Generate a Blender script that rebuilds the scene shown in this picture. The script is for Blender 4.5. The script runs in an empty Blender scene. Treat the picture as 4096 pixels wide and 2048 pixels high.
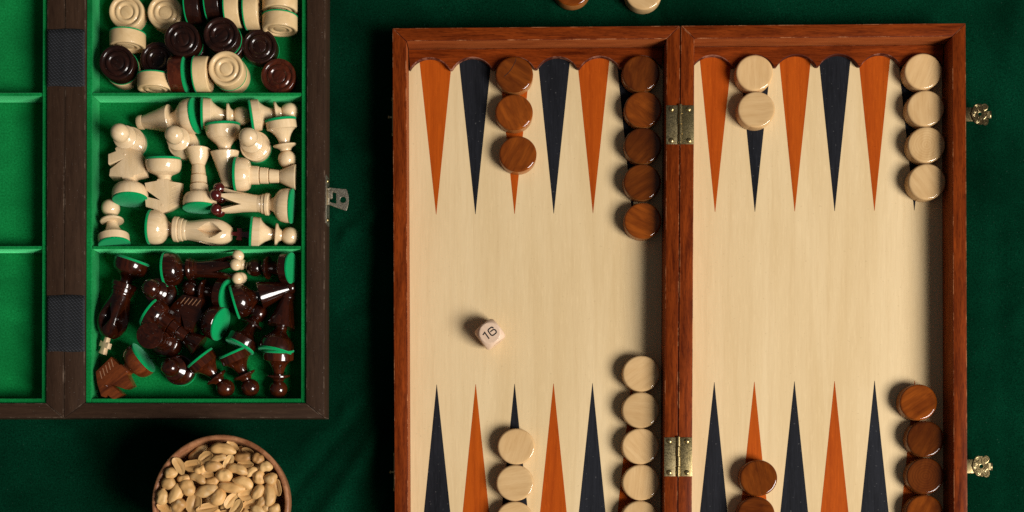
import bpy, bmesh, math, random
from mathutils import Vector, Matrix, noise as mnoise

random.seed(7)
PI = math.pi
S = 0.001                      # geometry below is written in millimetres
HC, F, CX, CY = 855.0, 4675.0, 2048.0, 1900.0   # camera height (mm), focal length and optical axis on the 4096 px picture

scene = bpy.context.scene
COL = scene.collection

# ------------------------------------------------------------------ camera, world, lamps, exposure
cam = bpy.data.cameras.new('camera')
cam.sensor_width = 36.0
cam.lens = F / 4096.0 * 36.0
cam.shift_y = (CY - 1024.0) / 4096.0
cam.clip_start, cam.clip_end = 0.02, 20.0
cam_ob = bpy.data.objects.new('camera', cam)
cam_ob.location = (0, 0, HC * S)
COL.objects.link(cam_ob)
scene.camera = cam_ob

world = bpy.data.worlds.new('World')
scene.world = world
world.use_nodes = True
world.node_tree.nodes['Background'].inputs[0].default_value = (0.9, 0.95, 1.0, 1)
world.node_tree.nodes['Background'].inputs[1].default_value = 0.070


def area(name, loc, target, size, power, color):
    l = bpy.data.lights.new(name, 'AREA')
    l.shape = 'RECTANGLE'
    l.size, l.size_y = size
    l.energy = power
    l.color = color
    o = bpy.data.objects.new(name, l)
    o.location = loc
    d = Vector(target) - Vector(loc)
    o.rotation_euler = d.to_track_quat('-Z', 'Y').to_euler()
    COL.objects.link(o)
    return o


area('key_softbox', (2.05, -0.90, 2.02), (0.0, 0.14, 0), (1.30, 1.30), 157.0, (1.0, 0.962, 0.90))

scene.view_settings.view_transform = 'Standard'
scene.view_settings.look = 'None'
scene.view_settings.exposure = 0.0
scene.view_settings.gamma = 1.0
scene.render.engine = 'CYCLES'
scene.cycles.max_bounces = 6
scene.cycles.use_denoising = False


def P(px, py, z):
    """picture point -> table position (mm) of something standing z mm above the table"""
    k = (HC - z) / F
    return ((px - CX) * k, (CY - py) * k)


# ------------------------------------------------------------------ materials
def new_mat(name):
    m = bpy.data.materials.new(name)
    m.use_nodes = True
    nt = m.node_tree
    return m, nt, nt.nodes['Principled BSDF']


def N(nt, kind, **kw):
    n = nt.nodes.new(kind)
    for k, v in kw.items():
        setattr(n, k, v)
    return n


def coords(nt, scale, rot=(0, 0, 0), rand=True, spin=False):
    """object coordinates in mm, shifted at random for every object, stretched by scale"""
    tc = N(nt, 'ShaderNodeTexCoord')
    mm = N(nt, 'ShaderNodeVectorMath', operation='SCALE')
    mm.inputs['Scale'].default_value = 1.0 / S
    nt.links.new(tc.outputs['Object'], mm.inputs[0])
    out = mm.outputs[0]
    if rand:
        oi = N(nt, 'ShaderNodeObjectInfo')
        if spin:
            sp = N(nt, 'ShaderNodeMath', operation='MULTIPLY')
            sp.inputs[1].default_value = 37.0
            nt.links.new(oi.outputs['Random'], sp.inputs[0])
            vr = N(nt, 'ShaderNodeVectorRotate', rotation_type='Z_AXIS')
            nt.links.new(out, vr.inputs['Vector'])
            nt.links.new(sp.outputs[0], vr.inputs['Angle'])
            out = vr.outputs[0]
        cmb = N(nt, 'ShaderNodeCombineXYZ')
        for i, f in enumerate((71.0, 133.0, 57.0)):
            mu = N(nt, 'ShaderNodeMath', operation='MULTIPLY')
            mu.inputs[1].default_value = f
            nt.links.new(oi.outputs['Random'], mu.inputs[0])
            nt.links.new(mu.outputs[0], cmb.inputs[i])
        ad = N(nt, 'ShaderNodeVectorMath', operation='ADD')
        nt.links.new(out, ad.inputs[0])
        nt.links.new(cmb.outputs[0], ad.inputs[1])
        out = ad.outputs[0]
    mp = N(nt, 'ShaderNodeMapping')
    mp.inputs['Rotation'].default_value = rot
    mp.inputs['Scale'].default_value = scale
    nt.links.new(out, mp.inputs['Vector'])
    return mp.outputs[0]


def noise(nt, vec, scale=1.0, detail=4.0, rough=0.55, dist=0.0):
    n = N(nt, 'ShaderNodeTexNoise')
    n.inputs['Scale'].default_value = scale
    n.inputs['Detail'].default_value = detail
    n.inputs['Roughness'].default_value = rough
    n.inputs['Distortion'].default_value = dist
    nt.links.new(vec, n.inputs['Vector'])
    return n.outputs['Fac']


def ramp(nt, fac, stops):
    r = N(nt, 'ShaderNodeValToRGB')
    e = r.color_ramp.elements
    while len(e) < len(stops):
        e.new(0.5)
    for i, (p, c) in enumerate(stops):
        e[i].position = p
        e[i].color = tuple(c) + (1,) if len(c) == 3 else c
    nt.links.new(fac, r.inputs[0])
    return r.outputs[0]


def mix(nt, a, b, fac, blend='MIX'):
    m = N(nt, 'ShaderNodeMix', data_type='RGBA', blend_type=blend)
    for sock, v in ((m.inputs[6], a), (m.inputs[7], b), (m.inputs[0], fac)):
        if isinstance(v, (int, float)):
            sock.default_value = v
        elif isinstance(v, tuple):
            sock.default_value = v + (1,)
        else:
            nt.links.new(v, sock)
    return m.outputs[2]


def bump(nt, bsdf, fac, strength, dist_mm):
    b = N(nt, 'ShaderNodeBump')
    b.inputs['Strength'].default_value = strength
    b.inputs['Distance'].default_value = dist_mm * S
    nt.links.new(fac, b.inputs['Height'])
    nt.links.new(b.outputs[0], bsdf.inputs['Normal'])
    return b


def hue_jitter(nt, col, vmin, vmax):
    """every object a little lighter or darker than its neighbours"""
    oi = N(nt, 'ShaderNodeObjectInfo')
    mr = N(nt, 'ShaderNodeMapRange')
    mr.inputs['To Min'].default_value = vmin
    mr.inputs['To Max'].default_value = vmax
    nt.links.new(oi.outputs['Random'], mr.inputs[0])
    hs = N(nt, 'ShaderNodeHueSaturation')
    nt.links.new(mr.outputs[0], hs.inputs['Value'])
    nt.links.new(col, hs.inputs['Color'])
    return hs.outputs[0]


def wood(name, dark, light, grain, rough=0.4, coat=0.0, coat_rough=0.1, rand=True, spin=False,
         jitter=None, fleck=0.35, relief=0.25, blotch=0.3, specks=0.0, bands=0.0, spec=0.4, fibre=0.2):
    """grain: (x, y, z) texture frequency per mm; low along the fibres"""
    m, nt, b = new_mat(name)
    v = coords(nt, grain, rand=rand, spin=spin)
    g = noise(nt, v, 1.0, 6.0, 0.6, 0.6)
    col = ramp(nt, g, [(0.28, dark), (0.72, light)])
    vb = coords(nt, tuple(x * 0.22 + 0.004 for x in grain), rand=rand, spin=spin)
    bl = noise(nt, vb, 1.0, 3.0, 0.5, 0.4)
    col = mix(nt, col, tuple(x * 0.6 for x in dark), ramp(nt, bl, [(0.45, (0, 0, 0)), (0.75, (blotch,) * 3)]))
    if bands:
        w = N(nt, 'ShaderNodeTexWave', wave_type='BANDS', bands_direction='X')
        w.inputs['Scale'].default_value = 0.1
        w.inputs['Distortion'].default_value = 5.0
        w.inputs['Detail'].default_value = 2.0
        w.inputs['Detail Scale'].default_value = 0.35
        nt.links.new(coords(nt, (1, 0.45, 1), rand=rand, spin=spin), w.inputs['Vector'])
        col = mix(nt, col, tuple(x * 0.62 for x in dark), ramp(nt, w.outputs['Fac'], [(0.55, (0, 0, 0)), (1.0, (bands,) * 3)]))
    vf = coords(nt, tuple(x * 5.0 for x in grain), rand=rand, spin=spin)
    fl = noise(nt, vf, 1.0, 3.0, 0.7)
    col = mix(nt, col, tuple(x * 0.45 for x in dark), ramp(nt, fl, [(0.50, (0, 0, 0)), (0.72, (fleck,) * 3)]))
    vq = coords(nt, tuple(x * 14.0 for x in grain), rand=rand, spin=spin)
    fq = noise(nt, vq, 1.0, 2.0, 0.6)
    col = mix(nt, col, tuple(min(1, x * 1.25) for x in light), ramp(nt, fq, [(0.50, (0, 0, 0)), (0.70, (fibre,) * 3)]))
    if specks:
        sp = noise(nt, coords(nt, (1.1, 1.1, 1.1), rand=rand), 1.0, 1.0, 0.4)
        col = mix(nt, col, (0.30, 0.27, 0.24), ramp(nt, sp, [(0.74, (0, 0, 0)), (0.79, (specks,) * 3)]))
    if jitter:
        col = hue_jitter(nt, col, *jitter)
    nt.links.new(col, b.inputs['Base Color'])
    b.inputs['Roughness'].default_value = rough
    b.inputs['Specular IOR Level'].default_value = spec
    b.inputs['Coat Weight'].default_value = coat
    b.inputs['Coat Roughness'].default_value = coat_rough
    bump(nt, b, fl, relief, 0.12)
    return m


def fabric(name, c1, c2, freq, sheen, sheen_tint, relief, dist, rand=False, lint=0.0, cloud=None):
    m, nt, b = new_mat(name)
    v = coords(nt, (freq, freq, freq), rand=rand)
    g = noise(nt, v, 1.0, 4.0, 0.75)
    col = ramp(nt, g, [(0.35, c1), (0.65, c2)])
    if cloud:
        cl = noise(nt, coords(nt, (cloud, cloud, cloud), rand=rand), 1.0, 3.0, 0.55, 0.5)
        col = mix(nt, col, tuple(x * 0.45 for x in c1), ramp(nt, cl, [(0.40, (0, 0, 0)), (0.72, (0.75,) * 3)]))
    if lint:
        sp = noise(nt, coords(nt, (0.9, 0.9, 0.9), rand=rand), 1.0, 0.0, 0.4)
        col = mix(nt, col, (0.20, 0.30, 0.26), ramp(nt, sp, [(0.80, (0, 0, 0)), (0.84, (lint,) * 3)]))
    nt.links.new(col, b.inputs['Base Color'])
    b.inputs['Roughness'].default_value = 1.0
    b.inputs['Specular IOR Level'].default_value = 0.0
    b.inputs['Sheen Weight'].default_value = sheen
    b.inputs['Sheen Roughness'].default_value = 0.45
    b.inputs['Sheen Tint'].default_value = sheen_tint + (1,)
    bump(nt, b, g, relief, dist)
    return m


def metal(name, c1, c2, rough):
    m, nt, b = new_mat(name)
    g = noise(nt, coords(nt, (0.3, 0.3, 0.3)), 1.0, 4.0, 0.6)
    nt.links.new(ramp(nt, g, [(0.25, c1), (0.75, c2)]), b.inputs['Base Color'])
    r = ramp(nt, noise(nt, coords(nt, (1.3, 1.3, 1.3)), 1.0, 4.0, 0.7), [(0.35, (rough * 0.7,) * 3), (0.7, (rough * 1.5,) * 3)])
    nt.links.new(r, b.inputs['Roughness'])
    b.inputs['Metallic'].default_value = 1.0
    return m


def plain(name, c, rough=0.6, spec=0.3):
    m, nt, b = new_mat(name)
    g = noise(nt, coords(nt, (0.8, 0.8, 0.8)), 1.0, 4.0, 0.6)
    nt.links.new(ramp(nt, g, [(0.3, tuple(x * 0.8 for x in c)), (0.7, c)]), b.inputs['Base Color'])
    b.inputs['Roughness'].default_value = rough
    b.inputs['Specular IOR Level'].default_value = spec
    return m


M = {}
# backgammon board
def veneer(name, c_dark, c_light, c_figure, figure, fibre, scuff):
    """flat-sliced veneer: broad cloudy figure, wandering growth lines, short fibres, a few rubbed spots"""
    m, nt, b = new_mat(name)
    g = noise(nt, coords(nt, (0.030, 0.0035, 0.03), rand=False), 1.0, 4.0, 0.55, 0.8)
    col = ramp(nt, g, [(0.30, c_dark), (0.70, c_light)])
    w = N(nt, 'ShaderNodeTexWave', wave_type='BANDS', bands_direction='X', wave_profile='SAW')
    w.inputs['Scale'].default_value = 0.022
    w.inputs['Distortion'].default_value = 7.0
    w.inputs['Detail'].default_value = 3.0
    w.inputs['Detail Scale'].default_value = 0.5
    nt.links.new(coords(nt, (1, 0.28, 1), rand=False), w.inputs['Vector'])
    col = mix(nt, col, c_figure, ramp(nt, w.outputs['Fac'], [(0.0, (figure,) * 3), (0.18, (0, 0, 0)), (0.9, (0, 0, 0)), (1.0, (figure * 0.6,) * 3)]))
    f1 = noise(nt, coords(nt, (0.75, 0.035, 0.7), rand=False), 1.0, 4.0, 0.7)
    col = mix(nt, col, c_figure, ramp(nt, f1, [(0.46, (0, 0, 0)), (0.75, (fibre,) * 3)]))
    f2 = noise(nt, coords(nt, (1.1, 0.10, 0.7), rand=False), 1.0, 3.0, 0.7)
    col = mix(nt, col, tuple(min(1.0, x * 1.22) for x in c_light), ramp(nt, f2, [(0.52, (0, 0, 0)), (0.74, (fibre,) * 3)]))
    sc = noise(nt, coords(nt, (0.55, 0.55, 0.55), rand=False), 1.0, 1.0, 0.4)
    col = mix(nt, col, tuple(x * 0.5 for x in c_dark) if scuff < 0 else (0.34, 0.33, 0.32), ramp(nt, sc, [(0.735, (0, 0, 0)), (0.77, (abs(scuff),) * 3)]))
    nt.links.new(col, b.inputs['Base Color'])
    b.inputs['Roughness'].default_value = 0.6
    b.inputs['Specular IOR Level'].default_value = 0.04
    bump(nt, b, f1, 0.12, 0.12)
    return m


M['veneer'] = veneer('maple_veneer', (0.57, 0.410, 0.215), (0.66, 0.500, 0.290), (0.46, 0.310, 0.150), 0.13, 0.24, -0.22)
M['orange'] = veneer('orange_stain', (0.31, 0.048, 0.0036), (0.41, 0.075, 0.0055), (0.20, 0.027, 0.0022), 0.35, 0.45, -0.3)
M['navy'] = veneer('navy_stain', (0.0085, 0.0089, 0.0110), (0.0170, 0.0178, 0.0225), (0.0035, 0.0036, 0.0045), 0.3, 0.6, 0.12)
MAH = ((0.055, 0.0068, 0.0011), (0.240, 0.041, 0.0050))
M['mahogany_x'] = wood('mahogany_along', MAH[0], MAH[1], (0.03, 0.30, 0.30), rough=0.45, coat=0.10, coat_rough=0.15, rand=True,
                       fleck=0.7, relief=0.5, spec=0.04)
M['mahogany_y'] = wood('mahogany_across', MAH[0], MAH[1], (0.30, 0.03, 0.30), rough=0.45, coat=0.10, coat_rough=0.15, rand=True,
                       fleck=0.7, relief=0.5, spec=0.04)
def worn(name, base, bare, frac):
    m, nt, b = new_mat(name)
    g = noise(nt, coords(nt, (0.06, 0.06, 0.06)), 1.0, 6.0, 0.75)
    nt.links.new(mix(nt, base, bare, ramp(nt, g, [(frac, (0, 0, 0)), (frac + 0.12, (1, 1, 1))])), b.inputs['Base Color'])
    b.inputs['Roughness'].default_value = 0.55
    b.inputs['Specular IOR Level'].default_value = 0.1
    return m


M['mahogany_edge'] = worn('worn_mahogany_edge', (0.105, 0.017, 0.0035), (0.36, 0.135, 0.055), 0.50)
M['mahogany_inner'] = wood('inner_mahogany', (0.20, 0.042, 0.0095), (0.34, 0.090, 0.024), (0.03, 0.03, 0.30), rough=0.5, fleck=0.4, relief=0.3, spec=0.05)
M['scallop_edge'] = worn('worn_scallop_edge', (0.060, 0.012, 0.006), (0.26, 0.11, 0.070), 0.47)
M['rail_edge'] = worn('worn_box_edge', (0.034, 0.019, 0.012), (0.115, 0.078, 0.055), 0.52)
M['brass'] = metal('brass', (0.31, 0.235, 0.10), (0.45, 0.345, 0.17), 0.34)
M['nickel'] = metal('plated_steel', (0.42, 0.36, 0.26), (0.60, 0.53, 0.41), 0.42)
M['old_brass'] = metal('aged_brass', (0.25, 0.19, 0.09), (0.40, 0.315, 0.17), 0.38)
M['antique'] = metal('antiqued_brass', (0.085, 0.062, 0.028), (0.18, 0.138, 0.068), 0.34)
M['dark_brass'] = metal('recessed_brass', (0.08, 0.06, 0.03), (0.16, 0.12, 0.06), 0.5)
# backgammon checkers
def turned(name, c_dark, c_light, c_line, line, coat, rough, jitter, rings=False):
    """face of a turned checker: every one cut from another spot of the plank"""
    m, nt, b = new_mat(name)
    g = noise(nt, coords(nt, (0.085, 0.035, 0.085), spin=True), 1.0, 4.0, 0.6, 1.2)
    col = ramp(nt, g, [(0.30, c_dark), (0.70, c_light)])
    w = N(nt, 'ShaderNodeTexWave', wave_type='RINGS' if rings else 'BANDS', wave_profile='SAW')
    if rings:
        w.rings_direction = 'Z'
    w.inputs['Scale'].default_value = 0.17 if rings else 0.055
    w.inputs['Distortion'].default_value = 1.2 if rings else 6.0
    w.inputs['Detail'].default_value = 2.0
    w.inputs['Detail Scale'].default_value = 0.6 if not rings else 0.15
    nt.links.new(coords(nt, (1, 1, 0.2), rand=False) if rings else coords(nt, (1, 0.35, 0.6), spin=True), w.inputs['Vector'])
    col = mix(nt, col, c_line, ramp(nt, w.outputs['Fac'], [(0.0, (line,) * 3), (0.35, (line * 0.25,) * 3), (0.6, (0, 0, 0)), (1.0, (line * 0.7,) * 3)]))
    f = noise(nt, coords(nt, (0.9, 0.07, 0.9), spin=True), 1.0, 3.0, 0.7)
    col = mix(nt, col, c_line, ramp(nt, f, [(0.48, (0, 0, 0)), (0.75, (0.40,) * 3)]))
    col = hue_jitter(nt, col, *jitter)
    nt.links.new(col, b.inputs['Base Color'])
    b.inputs['Roughness'].default_value = 0.5
    b.inputs['Specular IOR Level'].default_value = 0.0
    b.inputs['Coat Weight'].default_value = coat
    cr = noise(nt, coords(nt, (0.12, 0.12, 0.12)), 1.0, 4.0, 0.7)
    nt.links.new(ramp(nt, cr, [(0.35, (rough * 0.6,) * 3), (0.75, (rough * 1.3,) * 3)]), b.inputs['Coat Roughness'])
    bump(nt, b, f, 0.06, 0.12)
    return m


M['chip_tan'] = turned('maple_lacquer', (0.54, 0.340, 0.155), (0.61, 0.405, 0.200), (0.40, 0.225, 0.090), 0.20, 0.8, 0.07, (0.90, 1.08))
M['chip_tan_ring'] = turned('maple_lacquer_rings', (0.49, 0.305, 0.135), (0.62, 0.42, 0.210), (0.33, 0.175, 0.065), 0.32, 0.8, 0.07, (0.95, 1.05), True)
M['chip_brown'] = turned('walnut_lacquer', (0.090, 0.0170, 0.0014), (0.205, 0.0470, 0.0042), (0.026, 0.0044, 0.0006), 0.20, 1.0, 0.06, (0.55, 1.45))
M['chip_brown_ring'] = turned('walnut_lacquer_rings', (0.070, 0.0130, 0.0016), (0.135, 0.032, 0.0040), (0.030, 0.006, 0.0012), 0.40, 1.0, 0.06, (0.85, 1.15), True)
M['chip_side'] = wood('walnut_rim', (0.22, 0.070, 0.016), (0.38, 0.145, 0.040), (0.12, 0.12, 0.05), rough=0.4, coat=0.5, coat_rough=0.12,
                      fleck=0.25, relief=0.06, blotch=0.4, jitter=(0.8, 1.15), spec=0.1)
# die
M['die'] = wood('pale_beech', (0.56, 0.39, 0.27), (0.68, 0.49, 0.355), (0.3, 0.04, 0.3), rough=0.4, coat=0.3, coat_rough=0.15, fleck=0.12, relief=0.05, blotch=0.1, spec=0.2)
M['ink'] = plain('black_ink', (0.012, 0.010, 0.010), 0.6)
# chess box
M['rail_x'] = wood('dark_beech_along', (0.025, 0.0118, 0.0064), (0.049, 0.0248, 0.0138), (0.03, 0.30, 0.30), rough=0.55, fleck=0.5, relief=0.3, specks=0.22, spec=0.15)
M['rail_y'] = wood('dark_beech_across', (0.025, 0.0118, 0.0064), (0.049, 0.0248, 0.0138), (0.30, 0.03, 0.30), rough=0.55, fleck=0.5, relief=0.3, specks=0.22, spec=0.15)
M['flock'] = fabric('green_flocking', (0.001, 0.120, 0.022), (0.006, 0.235, 0.055), 0.75, 0.9, (0.15, 1.0, 0.38), 0.6, 0.35, cloud=0.02)
M['felt'] = fabric('green_felt', (0.0, 0.17, 0.048), (0.004, 0.33, 0.100), 2.2, 0.3, (0.3, 1.0, 0.6), 0.6, 0.2, rand=True)
M['velvet'] = fabric('green_velvet', (0.0004, 0.0105, 0.0046), (0.0016, 0.037, 0.0165), 1.0, 0.06, (0.12, 0.9, 0.45), 0.8, 0.5, lint=0.05, cloud=0.010)
# chess pieces
M['light'] = wood('boxwood_lacquer', (0.61, 0.430, 0.232), (0.74, 0.552, 0.345), (0.28, 0.28, 0.035), rough=0.4, coat=0.75, coat_rough=0.07,
                  fleck=0.10, relief=0.05, blotch=0.15, jitter=(0.95, 1.06), spec=0.15)
M['dark'] = wood('dark_red_lacquer', (0.0016, 0.0004, 0.0003), (0.050, 0.0085, 0.0020), (0.30, 0.30, 0.035), rough=0.3, coat=1.0, coat_rough=0.045,
                 fleck=0.5, relief=0.10, blotch=0.9, specks=0.22, spec=0.1)
M['amber'] = wood('amber_brown_lacquer', (0.050, 0.0095, 0.0025), (0.21, 0.048, 0.010), (0.24, 0.24, 0.04), rough=0.35, coat=0.8, coat_rough=0.08,
                  fleck=0.5, relief=0.12, blotch=0.5, specks=0.12, spec=0.1)
M['reddish'] = wood('red_brown_lacquer', (0.008, 0.0016, 0.0007), (0.085, 0.016, 0.0040), (0.28, 0.28, 0.04), rough=0.3, coat=1.0, coat_rough=0.05,
                    fleck=0.4, relief=0.06, blotch=0.7, specks=0.14, spec=0.1)
M['red'] = wood('red_lacquer', (0.040, 0.004, 0.003), (0.10, 0.008, 0.006), (0.2, 0.2, 0.05), rough=0.25, coat=1.0, coat_rough=0.05, fleck=0.2, relief=0.05)
M['cut_wood'] = plain('bare_cut_wood', (0.26, 0.12, 0.06), 0.7)
# draughts
M['dr_tan'] = wood('pale_draught', (0.56, 0.375, 0.180), (0.68, 0.485, 0.265), (0.14, 0.03, 0.14), rough=0.45, coat=0.35, coat_rough=0.12,
                   spin=True, fleck=0.14, relief=0.06, blotch=0.2, jitter=(0.92, 1.06), spec=0.15)
M['dr_dark'] = wood('dark_draught', (0.0050, 0.0018, 0.0013), (0.026, 0.0070, 0.0036), (0.25, 0.05, 0.25), rough=0.4, coat=0.6, coat_rough=0.10,
                    spin=True, fleck=0.4, relief=0.14, blotch=0.5, specks=0.20, spec=0.1)
M['dr_red'] = wood('dark_red_draught', (0.020, 0.0036, 0.0018), (0.10, 0.019, 0.006), (0.25, 0.05, 0.25), rough=0.35, coat=0.8, coat_rough=0.09,
                   spin=True, fleck=0.4, relief=0.14, blotch=0.5, specks=0.12, spec=0.1)
# bowl
M['bowl'] = wood('bowl_wood', (0.16, 0.052, 0.019), (0.46, 0.215, 0.100), (0.10, 0.10, 0.35), rough=0.5, coat=0.25, coat_rough=0.2, fleck=0.45, relief=0.3, blotch=0.35, spec=0.2)


def peanut_mat(name, c1, c2, patch):
    m, nt, b = new_mat(name)
    g = noise(nt, coords(nt, (0.25, 0.25, 0.25)), 1.0, 5.0, 0.6)
    col = ramp(nt, g, [(0.3, c1), (0.7, c2)])
    sp = noise(nt, coords(nt, (1.6, 1.6, 1.6)), 1.0, 2.0, 0.6)
    col = mix(nt, col, (0.80, 0.62, 0.38), ramp(nt, sp, [(0.60, (0, 0, 0)), (0.75, (0.5,) * 3)]))
    if patch:
        pn = noise(nt, coords(nt, (0.11, 0.11, 0.11), rand=False), 1.0, 3.0, 0.7)
        col = mix(nt, col, (0.16, 0.022, 0.018), ramp(nt, pn, [(0.55, (0, 0, 0)), (0.58, (0.9,) * 3)]))
    col = hue_jitter(nt, col, 0.72, 1.08)
    nt.links.new(col, b.inputs['Base Color'])
    b.inputs['Roughness'].default_value = 0.5
    b.inputs['Specular IOR Level'].default_value = 0.35
    b.inputs['Subsurface Weight'].default_value = 0.0
    bump(nt, b, noise(nt, coords(nt, (1.1, 1.1, 1.1)), 1.0, 5.0, 0.7), 0.6, 0.5)
    return m


M['peanut'] = peanut_mat('roasted_peanut', (0.48, 0.245, 0.078), (0.72, 0.45, 0.185), False)
M['peanut_skin'] = peanut_mat('peanut_with_skin', (0.48, 0.245, 0.078), (0.72, 0.45, 0.185), True)
M['peanut_brown'] = peanut_mat('browned_peanut', (0.33, 0.155, 0.045), (0.50, 0.26, 0.09), False)


def webbing():
    m, nt, b = new_mat('black_webbing')
    v = coords(nt, (1, 1, 1), rand=False, rot=(0, 0, 0.05))
    w1 = N(nt, 'ShaderNodeTexWave', wave_type='BANDS', bands_direction='DIAGONAL')
    w1.inputs['Scale'].default_value = 0.24
    w2 = N(nt, 'ShaderNodeTexWave', wave_type='BANDS', bands_direction='Y')
    w2.inputs['Scale'].default_value = 0.30
    for w in (w1, w2):
        w.inputs['Distortion'].default_value = 1.6
        nt.links.new(v, w.inputs['Vector'])
    k = N(nt, 'ShaderNodeMath', operation='MULTIPLY')
    nt.links.new(w1.outputs['Fac'], k.inputs[0])
    nt.links.new(w2.outputs['Fac'], k.inputs[1])
    nt.links.new(ramp(nt, k.outputs[0], [(0.1, (0.0025, 0.0026, 0.0034)), (0.8, (0.026, 0.029, 0.038))]), b.inputs['Base Color'])
    b.inputs['Roughness'].default_value = 0.7
    bump(nt, b, k.outputs[0], 0.9, 0.5)
    return m


M['webbing'] = webbing()


# ------------------------------------------------------------------ mesh helpers (all take millimetres)
def mesh_from(name, verts, faces, smooth=35.0, bevel=0.0, segs=2, worn=False):
    me = bpy.data.meshes.new(name)
    me.from_pydata([(x * S, y * S, z * S) for x, y, z in verts], [], faces)
    bm = bmesh.new()
    bm.from_mesh(me)
    bmesh.ops.remove_doubles(bm, verts=bm.verts, dist=1e-3 * S)
    bmesh.ops.recalc_face_normals(bm, faces=bm.faces)
    if bevel:
        es = [e for e in bm.edges if len(e.link_faces) == 2 and e.calc_face_angle(0) > math.radians(28)]
        res = bmesh.ops.bevel(bm, geom=es, offset=bevel * S, segments=segs, profile=0.6, affect='EDGES', clamp_overlap=True)
        if worn:
            for fc in res['faces']:
                fc.material_index = 1
    bm.to_mesh(me)
    bm.free()
    if smooth:
        me.polygons.foreach_set('use_smooth', [True] * len(me.polygons))
        me.set_sharp_from_angle(angle=math.radians(smooth))
    return me


def obj(name, me, mat=None, parent=None, loc=(0, 0, 0), rot=None):
    if mat is not None and len(me.materials) == 0:
        me.materials.append(M[mat] if isinstance(mat, str) else mat)
    o = bpy.data.objects.new(name, me)
    o.location = tuple(c * S for c in loc)
    if rot is not None:
        o.rotation_euler = rot
    o.parent = parent
    COL.objects.link(o)
    return o


def empty(name, loc=(0, 0, 0), rot=None, parent=None):
    o = bpy.data.objects.new(name, None)
    o.empty_display_size = 0.01
    o.location = tuple(c * S for c in loc)
    if rot is not None:
        o.rotation_euler = rot
    o.parent = parent
    COL.objects.link(o)
    return o


def tag(o, label, cat=None, group=None):
    o['label'] = label
    if cat:
        o['category'] = cat
    if group:
        o['group'] = group
    return o


def prism_data(poly, z0, z1):
    n = len(poly)
    v = [(x, y, z0) for x, y in poly] + [(x, y, z1) for x, y in poly]
    f = [tuple(range(n))[::-1], tuple(range(n, 2 * n))]
    f += [(i, (i + 1) % n, n + (i + 1) % n, n + i) for i in range(n)]
    return v, f


def lathe_data(prof, n=40, caps=True):
    """prof: [(r, t)] about the z axis; r == 0 closes"""
    v, f, rings = [], [], []
    for r, t in prof:
        if r < 1e-6:
            rings.append([len(v)])
            v.append((0, 0, t))
        else:
            rings.append(list(range(len(v), len(v) + n)))
            v += [(r * math.cos(2 * PI * i / n), r * math.sin(2 * PI * i / n), t) for i in range(n)]
    for a, b in zip(rings, rings[1:]):
        for i in range(n):
            j = (i + 1) % n
            if len(a) == 1 and len(b) == 1:
                continue
            if len(a) == 1:
                f.append((a[0], b[j], b[i]))
            elif len(b) == 1:
                f.append((a[i], a[j], b[0]))
            else:
                f.append((a[i], a[j], b[j], b[i]))
    if caps:
        if len(rings[0]) > 1:
            f.append(tuple(rings[0][::-1]))
        if len(rings[-1]) > 1:
            f.append(tuple(rings[-1]))
    return v, f


def join(*parts):
    V, Fc = [], []
    for v, f in parts:
        o = len(V)
        V += v
        Fc += [tuple(i + o for i in q) for q in f]
    return V, Fc


def move(data, fn):
    return [fn(*p) for p in data[0]], data[1]


def sphere_data(c, r, nu=20, nv=12, sq=(1, 1, 1)):
    prof = [(r * math.sin(PI * k / nv), -r * math.cos(PI * k / nv)) for k in range(nv + 1)]
    prof[0] = (0, -r)
    prof[-1] = (0, r)
    v, f = lathe_data(prof, nu)
    return [(c[0] + x * sq[0], c[1] + y * sq[1], c[2] + z * sq[2]) for x, y, z in v], f


def tube_data(path, r, n=6, flat=1.0):
    """tube along a polyline lying near the xy plane"""
    v, f = [], []
    m = len(path)
    for k, p in enumerate(path):
        a = Vector(path[max(k - 1, 0)])
        b = Vector(path[min(k + 1, m - 1)])
        d = (b - a).normalized()
        up = Vector((0, 0, 1)) if abs(d.z) < 0.9 else Vector((0, 1, 0))
        s = d.cross(up).normalized()
        u = s.cross(d)
        for i in range(n):
            an = 2 * PI * i / n
            q = Vector(p) + s * (r * math.cos(an)) + u * (r * flat * math.sin(an))
            v.append(tuple(q))
    for k in range(m - 1):
        for i in range(n):
            j = (i + 1) % n
            f.append((k * n + i, k * n + j, (k + 1) * n + j, (k + 1) * n + i))
    f.append(tuple(range(n))[::-1])
    f.append(tuple(range((m - 1) * n, m * n)))
    return v, f


def box_data(x0, x1, y0, y1, z0, z1):
    return prism_data([(x0, y0), (x1, y0), (x1, y1), (x0, y1)], z0, z1)


def stroke_data(pts, w, z0, z1):
    """flat mitred stroke along a polyline"""
    L, R = [], []
    m = len(pts)
    for k in range(m):
        p = Vector(pts[k])
        d0 = (p - Vector(pts[k - 1])).normalized() if k else None
        d1 = (Vector(pts[k + 1]) - p).normalized() if k < m - 1 else None
        d0, d1 = d0 or d1, d1 or d0
        nrm = Vector((-(d0.y + d1.y), d0.x + d1.x)).normalized()
        c = max(0.5, nrm.dot(Vector((-d1.y, d1.x))))
        L.append(p + nrm * (w / 2 / c))
        R.append(p - nrm * (w / 2 / c))
    v, f = [], []
    for a, b in zip(L, R):
        v += [(a.x, a.y, z1), (b.x, b.y, z1), (a.x, a.y, z0), (b.x, b.y, z0)]
    for k in range(m - 1):
        i, j = 4 * k, 4 * k + 4
        f += [(i, i + 1, j + 1, j), (i + 2, j + 2, j + 3, i + 3), (i, j, j + 2, i + 2), (i + 1, i + 3, j + 3, j + 1)]
    f += [(0, 2, 3, 1), (4 * m - 4, 4 * m - 3, 4 * m - 1, 4 * m - 2)]
    return v, f


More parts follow.
